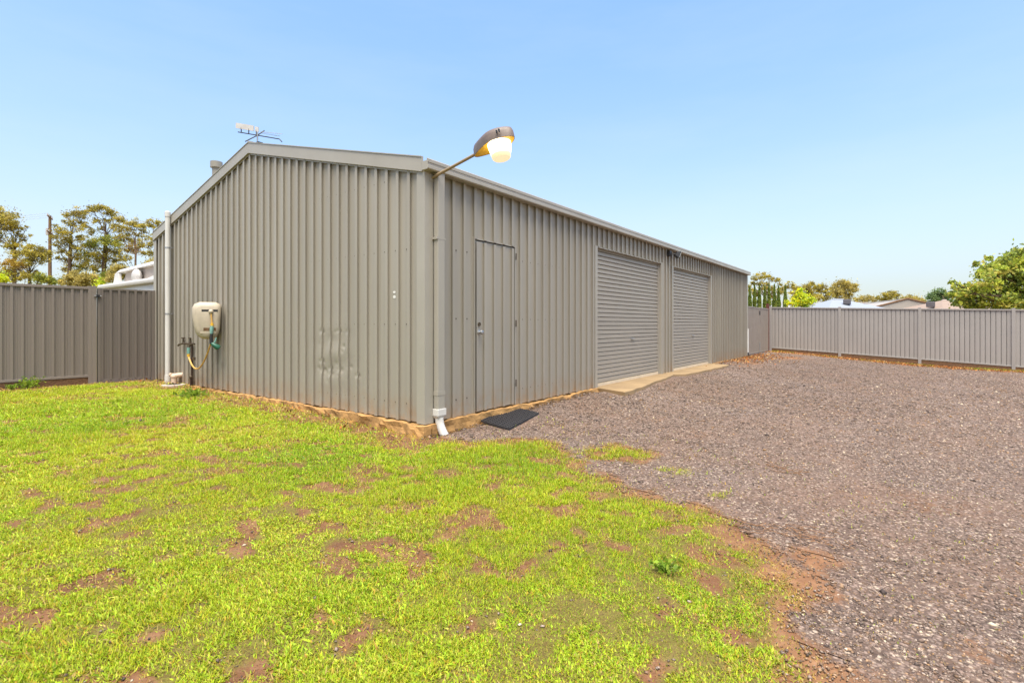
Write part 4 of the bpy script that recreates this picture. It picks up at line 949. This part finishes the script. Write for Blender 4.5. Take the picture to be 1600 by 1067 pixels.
tree('gum_tree', 'low gum tree over the long cream roof', 112, 1354, [(1338,471,5),(1347,468,5),(1356,467,5),(1365,468,4),(1352,473,5)], OLIVE, .33, .42, 1.2, None, .24, group=GRR)
tree('gum_tree', 'gum tree peaking over the brown edged gable', 112, 1392, [(1374,465,5),(1384,462,5),(1394,459,5),(1400,463,5),(1390,469,7),(1380,471,6),(1402,471,5)], GUM, .33, .42, 1.2, None, .26, group=GRR)
tree('gum_tree', 'low gum tree between the gable and the tan roof', 116, 1424, [(1411,467,5),(1421,466,5),(1431,467,5),(1439,469,4),(1417,473,6),(1432,473,6),(1444,473,5)], OLIVE, .33, .42, 1.2, None, .24, group=GRR)
tree('shrub', 'bright yellow green shrub above the grey fence corner', 31, 1253, [(1250,455,4),(1247,461,5),(1256,463,6),(1243,469,6),(1252,470,6),(1262,469,6),(1269,472,5),(1236,473,5),(1246,477,6),(1258,477,7)], LIME, .13, .55, 1.2, None, .06, cat='shrub')
tree('broadleaf_tree', 'large broad leaved green tree leaning over the grey fence', 24, 1618, [(1598,399,13),(1575,412,12),(1552,424,11),(1536,424,8),(1592,424,14),(1566,436,12),(1540,442,11),(1516,452,9),(1500,449,6),(1490,460,6),(1508,467,8),(1530,460,9),(1552,458,10),(1580,448,13),(1598,462,12),(1570,470,11),(1540,476,9),(1518,479,8),(1592,478,10),(1624,418,20),(1632,456,20),(1655,402,20),(1680,430,26),(1497,472,6),(1506,459,5),(1545,403,3),(1526,412,3),(1487,441,3),(1561,480,9),(1583,400,5)], BROAD, .15, .6, 1.2, (1612,478), .15, sub=16, rs=1.25)
tree('dark_tree', 'small blue green tree behind the tan hip roof', 58, 1466, [(1461,459,6),(1471,457,6),(1454,464,5),(1467,466,7),(1479,462,6),(1480,470,6),(1459,471,6)], DEEP, .20, .5, 1.3, None, .12)
def pine(px, top, wpx, d, label):
    b = W(px, 505, d); g = float(gz(b[0], b[1])); tz_ = W(px, top, d)[2]; h = tz_-g; w = wpx*d/F/2
    r = empty('pencil_pine', (b[0], b[1], g), label, 'tree', 'row of pencil pines')
    MB().tube([(b[0],b[1],g-.2),(b[0],b[1],g+h*.9)], [.07,.015], 6).build('trunk', M['bark'], r)
    n = 4200; t = NR.random(n)**.9; rr = w*np.minimum(1, (1-t)*3.2+.06)*np.minimum(1, .5+t*3)*(.75+.35*vnoise(t*14+px, t*3, 3)); th = NR.random(n)*6.283
    q_ = NR.random(n)**.35
    P = np.stack([b[0]+rr*q_*np.cos(th), b[1]+rr*q_*np.sin(th), g+.1+h*t], 1)
    v, f_, c_ = leaf_quads(P, .15*(.6+.8*NR.random(n)), .5, pal_pick(PINE, n), -1.2); ctr = v.mean(0)
    place('crown', np_mesh('crown', v-ctr, f_, M['leafm'], c_), ctr, r)
for px, top, w in ((1171.5,449,6.5),(1179,446,6.5),(1186.5,446.5,6.5),(1195,448,6),(1201.5,446,6),(1210,446,6.5),(1216.5,448.5,6.5),(1227,447,7.2)):
    pine(px, top, w, 50, 'pencil pine next to the shed corner, first of the row' if px < 1175 else 'thick pencil pine standing apart at the fence end of the row' if px > 1220 else 'slim dark green pencil pine inside the row behind the taupe gates')

# ------------------------------------------------------------------ grass: blades and small weed leaves, one mass
def campos(x, y):
    dx = x-CAM[0]; dy = y-CAM[1]; return dx*RT[0]+dy*RT[1], dx*FW[0]+dy*FW[1]
def scatter(x0, x1, y0, y1, n): return NR.uniform(x0, x1, n), NR.uniform(y0, y1, n)
def visible(x, y, m=1.3):
    a, b = campos(x, y); return (b > .75) & (np.abs(a) < b*1.12+m)
PALG = np.array([(.20,.32,.010),(.28,.40,.012),(.355,.455,.016),(.425,.48,.02),(.48,.44,.04)])
STRAW = np.array([(.40,.30,.085),(.48,.36,.12),(.42,.25,.05)])
def grass_mesh():
    area = (8.6+.4)*(7.6+6.2); n = int(area*92000); x, y = scatter(-8.6, 1.6, -6.4, 7.6, n)
    k = visible(x, y); x, y = x[k], y[k]
    a, dep = campos(x, y)
    keep = NR.random(len(x)) < np.clip((2.6/np.maximum(dep, 1))**1.0, .16, 1)
    x, y, dep = x[keep], y[keep], dep[keep]
    ax_, ay_ = np.arange(-8.6, 1.63, .025), np.arange(-6.4, 7.63, .025); AX_, AY_ = np.meshgrid(ax_, ay_, indexing='ij')
    zg, zo, _ = zones(AX_, AY_); zl = fbm(AX_, AY_, 1.3, 31); zf = fbm(AX_, AY_, 8.0, 33, 3)       # cover maps, read per blade
    ii = np.rint((x+8.6)/.025).astype(int); jj = np.rint((y+6.4)/.025).astype(int)
    g_, o_, lush, fine = zg[ii, jj], zo[ii, jj], zl[ii, jj], zf[ii, jj]
    p = g_**1.2*(.35+.5*lush)*(.62+1.0*smooth(.32, .58, fine)) + .006*(1-g_)
    keep = NR.random(len(x)) < p; x, y, dep, g_, o_, lush = x[keep], y[keep], dep[keep], g_[keep], o_[keep], lush[keep]
    n = len(x); z = gz(x, y) + (fbm(x, y, 3.1, 2)-.5)*.03
    sc = np.clip(dep/3.2, .9, 2.1)**.8
    weed = NR.random(n) < smooth(.42, .62, fbm(x, y, .8, 41)+.12*smooth(-2, 3, y))*.40
    L = (.014+.020*NR.random(n))*(.6+.8*lush)*sc; Wd = (.0016+.0012*NR.random(n))*sc
    th = NR.random(n)*6.283; lean = .55+1.0*NR.random(n)
    tall = NR.random(n) < .02; L = np.where(tall, L*2.0, L); L = np.where(weed, L*.8, L); Wd = np.where(weed, Wd*2.1, Wd)
    dx, dy = np.cos(th), np.sin(th); sx, sy = -dy, dx
    h1 = L*.5*np.cos(lean*.6); r1 = L*.5*np.sin(lean*.6); h2 = np.maximum(h1+L*.5*np.cos(lean*1.3), .004); r2 = r1+L*.5*np.sin(lean*1.3)
    b = np.stack([x, y, z-.003], 1); S = np.stack([sx, sy, np.zeros(n)], 1)*Wd[:,None]; D = np.stack([dx, dy, np.zeros(n)], 1); U = np.array([0,0,1.0])
    S = S*np.where(weed, 1.0, 1.15)[:,None]
    v = np.stack([b-S, b+S, b+D*r2[:,None]+U*h2[:,None]], 1)
    v[weed,0] += (D*(r1*.8)[:,None]+U*(h1*.8)[:,None])[weed]*.9      # broad leaves carry their width higher up
    v = v.reshape(-1, 3); f_ = np.arange(3*n).reshape(-1, 3)
    tone = fbm(x, y, .7, 51); ci = np.clip((tone*5+NR.normal(size=n)*1.1).astype(int), 0, 4)
    c = PALG[ci]*np.clip(1+.28*NR.normal(size=(n,1)), .3, 1.7)
    yel = NR.random(n) < .05; c[yel] = np.array((.58, .36, .03))
    dry = NR.random(n) < (.06+.45*smooth(.75, .2, g_)+.6*o_+.10*smooth(.5, .7, fbm(x, y, 2.5, 61)))
    c[dry] = STRAW[NR.integers(0, 3, dry.sum())]*(1+.2*NR.normal(size=(dry.sum(),1)))
    lit = weed & ~dry; c[lit] = c[lit]*np.array([.95, 1.05, 1.6])
    print("grass blades", n)
    return np_mesh('grass', v, f_, M['grassm'], np.repeat(np.clip(c, .01, .9), 3, 0))
gobj = place('grass', grass_mesh(), (0,0,0)); tag(gobj, 'patchy bright green lawn grass and weeds before the gable', 'grass', kind='stuff')

# ------------------------------------------------------------------ gravel: loose stones, one mass
def stones_mesh():
    n = 900000; u_ = NR.random(n); dep = 1.2+(19-1.2)*u_**1.7; a = NR.uniform(-1.1, 1.15, n)*dep+NR.uniform(-.4,.4,n)
    x = CAM[0]+FW[0]*dep+RT[0]*a; y = CAM[1]+FW[1]*dep+RT[1]*a
    k = (x < 18.8) & ~((x > -.1) & (y > -.05)) & (x > -6.5) & (y < 7.5) & (a > -.95*dep); x, y, dep = x[k], y[k], dep[k]
    ok = ~((x > .74) & (x < 1.68) & (y > -.60) & (y < 0)) & ~((x > 3.75) & (x < 10.5) & (y > -.5))
    x, y, dep = x[ok], y[ok], dep[ok]
    g_, o_, v_ = zones(x, y)
    so = smooth(.15, -.1, sdist(LAWN, x, y)); keep = NR.random(len(x)) < (v_**1.2*.62 + (.035+.26*so)*(1-g_)*(1-v_)); x, y, dep, v_, o_ = x[keep], y[keep], dep[keep], v_[keep], o_[keep]
    if len(x) > 108000: x, y, dep, v_, o_ = x[:108000], y[:108000], dep[:108000], v_[:108000], o_[:108000]
    n = len(x); s = (.0034+.0052*NR.random(n)**2.2)*np.clip(dep/4.0, .95, 2.0); big = NR.random(n) < .012; s = np.where(big, s*1.9, s)
    z = gz(x, y)+(fbm(x, y, 3.1, 2)-.5)*.035*(.35+.65*(1-v_)) + .004
    o8 = np.array([(1,0,0),(0,1,0),(-1,0,0),(0,-1,0),(0,0,1),(0,0,-1)], float)
    J = o8[None]*(1+.35*NR.normal(size=(n,6,1)).clip(-1.3,1.3)); J = J+.28*NR.normal(size=(n,6,3)).clip(-1.2,1.2)
    J[:,:,2] *= .62; th = NR.random(n)*6.283; c, s_ = np.cos(th), np.sin(th)
    X = J[:,:,0]*(1.0+.5*NR.random((n,1))); Y = J[:,:,1]
    v = np.stack([x[:,None]+(X*c[:,None]-Y*s_[:,None])*s[:,None], y[:,None]+(X*s_[:,None]+Y*c[:,None])*s[:,None], z[:,None]+s[:,None]*.30+J[:,:,2]*s[:,None]], -1).reshape(-1, 3)
    t8 = np.array([(0,1,4),(1,2,4),(2,3,4),(3,0,4),(1,0,5),(2,1,5),(3,2,5),(0,3,5)])
    f_ = (np.arange(n)[:,None,None]*6+t8[None]).reshape(-1, 3)
    pal = np.array([(.216,.154,.121),(.16,.109,.086),(.288,.208,.168),(.38,.282,.228),(.237,.144,.093),(.33,.188,.093),(.62,.49,.35),(.103,.071,.06)])
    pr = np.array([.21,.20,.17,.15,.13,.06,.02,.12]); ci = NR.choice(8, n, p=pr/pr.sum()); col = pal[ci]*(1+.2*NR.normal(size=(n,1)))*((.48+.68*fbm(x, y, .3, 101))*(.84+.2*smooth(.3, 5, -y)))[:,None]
    og = NR.random(n) < .75*o_; col[og] = np.array((.27,.165,.10))*(1+.25*NR.normal(size=(og.sum(),1)))
    print('stones', n)
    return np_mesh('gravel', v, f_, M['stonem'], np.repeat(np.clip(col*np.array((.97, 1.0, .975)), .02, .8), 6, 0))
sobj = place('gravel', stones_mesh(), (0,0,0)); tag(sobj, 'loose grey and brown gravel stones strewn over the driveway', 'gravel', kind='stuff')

# ------------------------------------------------------------------ fallen leaves and weeds
def litter_mesh():
    x1, y1 = NR.uniform(17.7, 18.85, 5200), NR.uniform(-9.5, -.1, 5200)
    x2 = NR.normal(14.2, 1.5, 1500); y2 = -.12-np.abs(NR.normal(0, .45, 1500)); x3 = NR.uniform(-.5, -.1, 120); y3 = NR.uniform(0, 7.5, 120)
    x = np.concatenate([x1, x2, x3]); y = np.concatenate([y1, y2, y3])
    k = ((fbm(x, y, 1.6, 71) > .42) | (NR.random(len(x)) < .3)) & (x < 18.85); x, y = x[k], y[k]; n = len(x)
    P = np.stack([x, y, gz(x, y)+.015+.02*NR.random(n)], 1)
    pal = [(.36,.13,.03),(.28,.09,.025),(.40,.22,.07),(.20,.07,.02),(.42,.28,.12),(.10,.05,.02)]
    v, f_, c_ = leaf_quads(P, .045*(.5+NR.random(n)), .55, pal_pick(pal, n, mul=1.15)); v[:,2] = np.maximum(v[:,2], gz(v[:,0], v[:,1])+.004)
    return np_mesh('leaf_litter', v, f_, M['litter'], c_)
tag(place('leaf_litter', litter_mesh(), (0,0,0)), 'rusty fallen leaves along the foot of the grey fence', 'leaves', kind='stuff')
def strip_grass():
    n = 7000; y = NR.uniform(-11, -.2, n); x = 18.75-np.abs(NR.normal(0, .32, n)); k = fbm(x, y, 1.1, 81) > .47; x, y = x[k], y[k]; n = len(x)
    L = .03+.07*NR.random(n)*fbm(x, y, 1.1, 81); P = np.stack([x, y, gz(x, y)+L*.4], 1)
    v, f_, c_ = leaf_quads(P, L*1.3, .16, pal_pick([tuple(c) for c in PALG]+[tuple(STRAW[0])]*3, n, mul=.75), -1.6)
    return np_mesh('verge_grass', v, f_, M['grassm'], c_)
tag(place('verge_grass', strip_grass(), (0,0,0)), 'thin grass tufts under the grey fence sleepers', 'grass', kind='stuff')
def weed(label, x, y, r, h, n, size, pal, seed):
    rng = np.random.default_rng(seed); g = float(gz(x, y)); o = empty('weed', (x, y, g), label, 'weed')
    mb = MB(); PT = []
    for k in range(n):
        th = rng.random()*6.283; rr = r*rng.random()**.6; e = Vector((x+rr*math.cos(th), y+rr*math.sin(th), g+h*(.35+.65*rng.random())))
        m = Vector((x+rr*.4*math.cos(th), y+rr*.4*math.sin(th), g+e.z*.0+(e.z-g)*.6)); mb.tube([(x,y,g-.01), m, e], [.003,.0025,.0015], 4, False)
        for q_ in range(7): PT.append(np.array(m.lerp(e, rng.random()))+rng.normal(size=3)*size*.5)
    mb.build('stem', PM('weed_stem_%d' % seed, (.16,.22,.04), .6), o)
    P = np.array(PT); P[:,2] = np.maximum(P[:,2], g+.012); v, f_, c_ = leaf_quads(P, size*(.6+.8*rng.random(len(P))), .6, pal_pick(pal, len(P), rng, mul=1.25), 0, rng); ctr = v.mean(0)
    place('leaves', np_mesh('leaves', v-ctr, f_, M['leafm'], c_), ctr, o)
GREENW = [(.20,.29,.025),(.15,.24,.02),(.25,.33,.035),(.11,.18,.02)]
p = G(43, 607); weed('leafy green weed growing against the fence sleeper', p[0], 7.52, .22, .20, 26, .05, GREENW, 1)
p = G(1038, 893); weed('broad leaved weed standing alone in the lawn by the gravel', p[0], p[1], .085, .06, 16, .028, GREENW, 2)
p = G(303, 620); weed('low green weed clump beside the standpipe', p[0], p[1], .28, .09, 30, .05, GREENW, 3)
p = G(15, 608); weed('small weed at the left end of the fence sleeper', p[0], 7.50, .10, .10, 10, .04, GREENW, 4)
# dead runners lying on the gravel
def twig(label, pix, seed):
    rng = np.random.default_rng(seed); base = G(*pix[0]); o = empty('dry_runner', (base[0], base[1], float(gz(*base))), label, 'twig', 'dead grass runners on the gravel')
    for br in range(len(pix)-1):
        a, b = G(*pix[br]), G(*pix[br+1])
        for rep in range(4):
            pts = []; sh = rng.normal(size=2)*.05; bend = rng.normal(size=2)*.07; t0, t1 = rng.random()*.35, .6+rng.random()*.5
            for i in range(9):
                t = t0+(t1-t0)*i/8; q_ = a*(1-t)+b*t+sh+bend*math.sin(t*3.1)+rng.normal(size=2)*.008; pts.append((q_[0], q_[1], float(gz(*q_))+.010+.010*rng.random()))
            MB().tube(pts, .0019, 5).build('runner', M['runner'], o)
M['runner'] = PM('dead_runner', (.24,.125,.06), .8, .4, 20)
twig('dead reddish grass runners on the open gravel', [(1190,722),(1215,735),(1228,737),(1250,735)], 5)
twig('dead brown grass runners on the bare orange patch', [(1180,822),(1240,832),(1290,842),(1330,853)], 6)
twig('dead brown runners spreading from the lawn edge', [(1150,815),(1210,826),(1260,835),(1275,850)], 7)
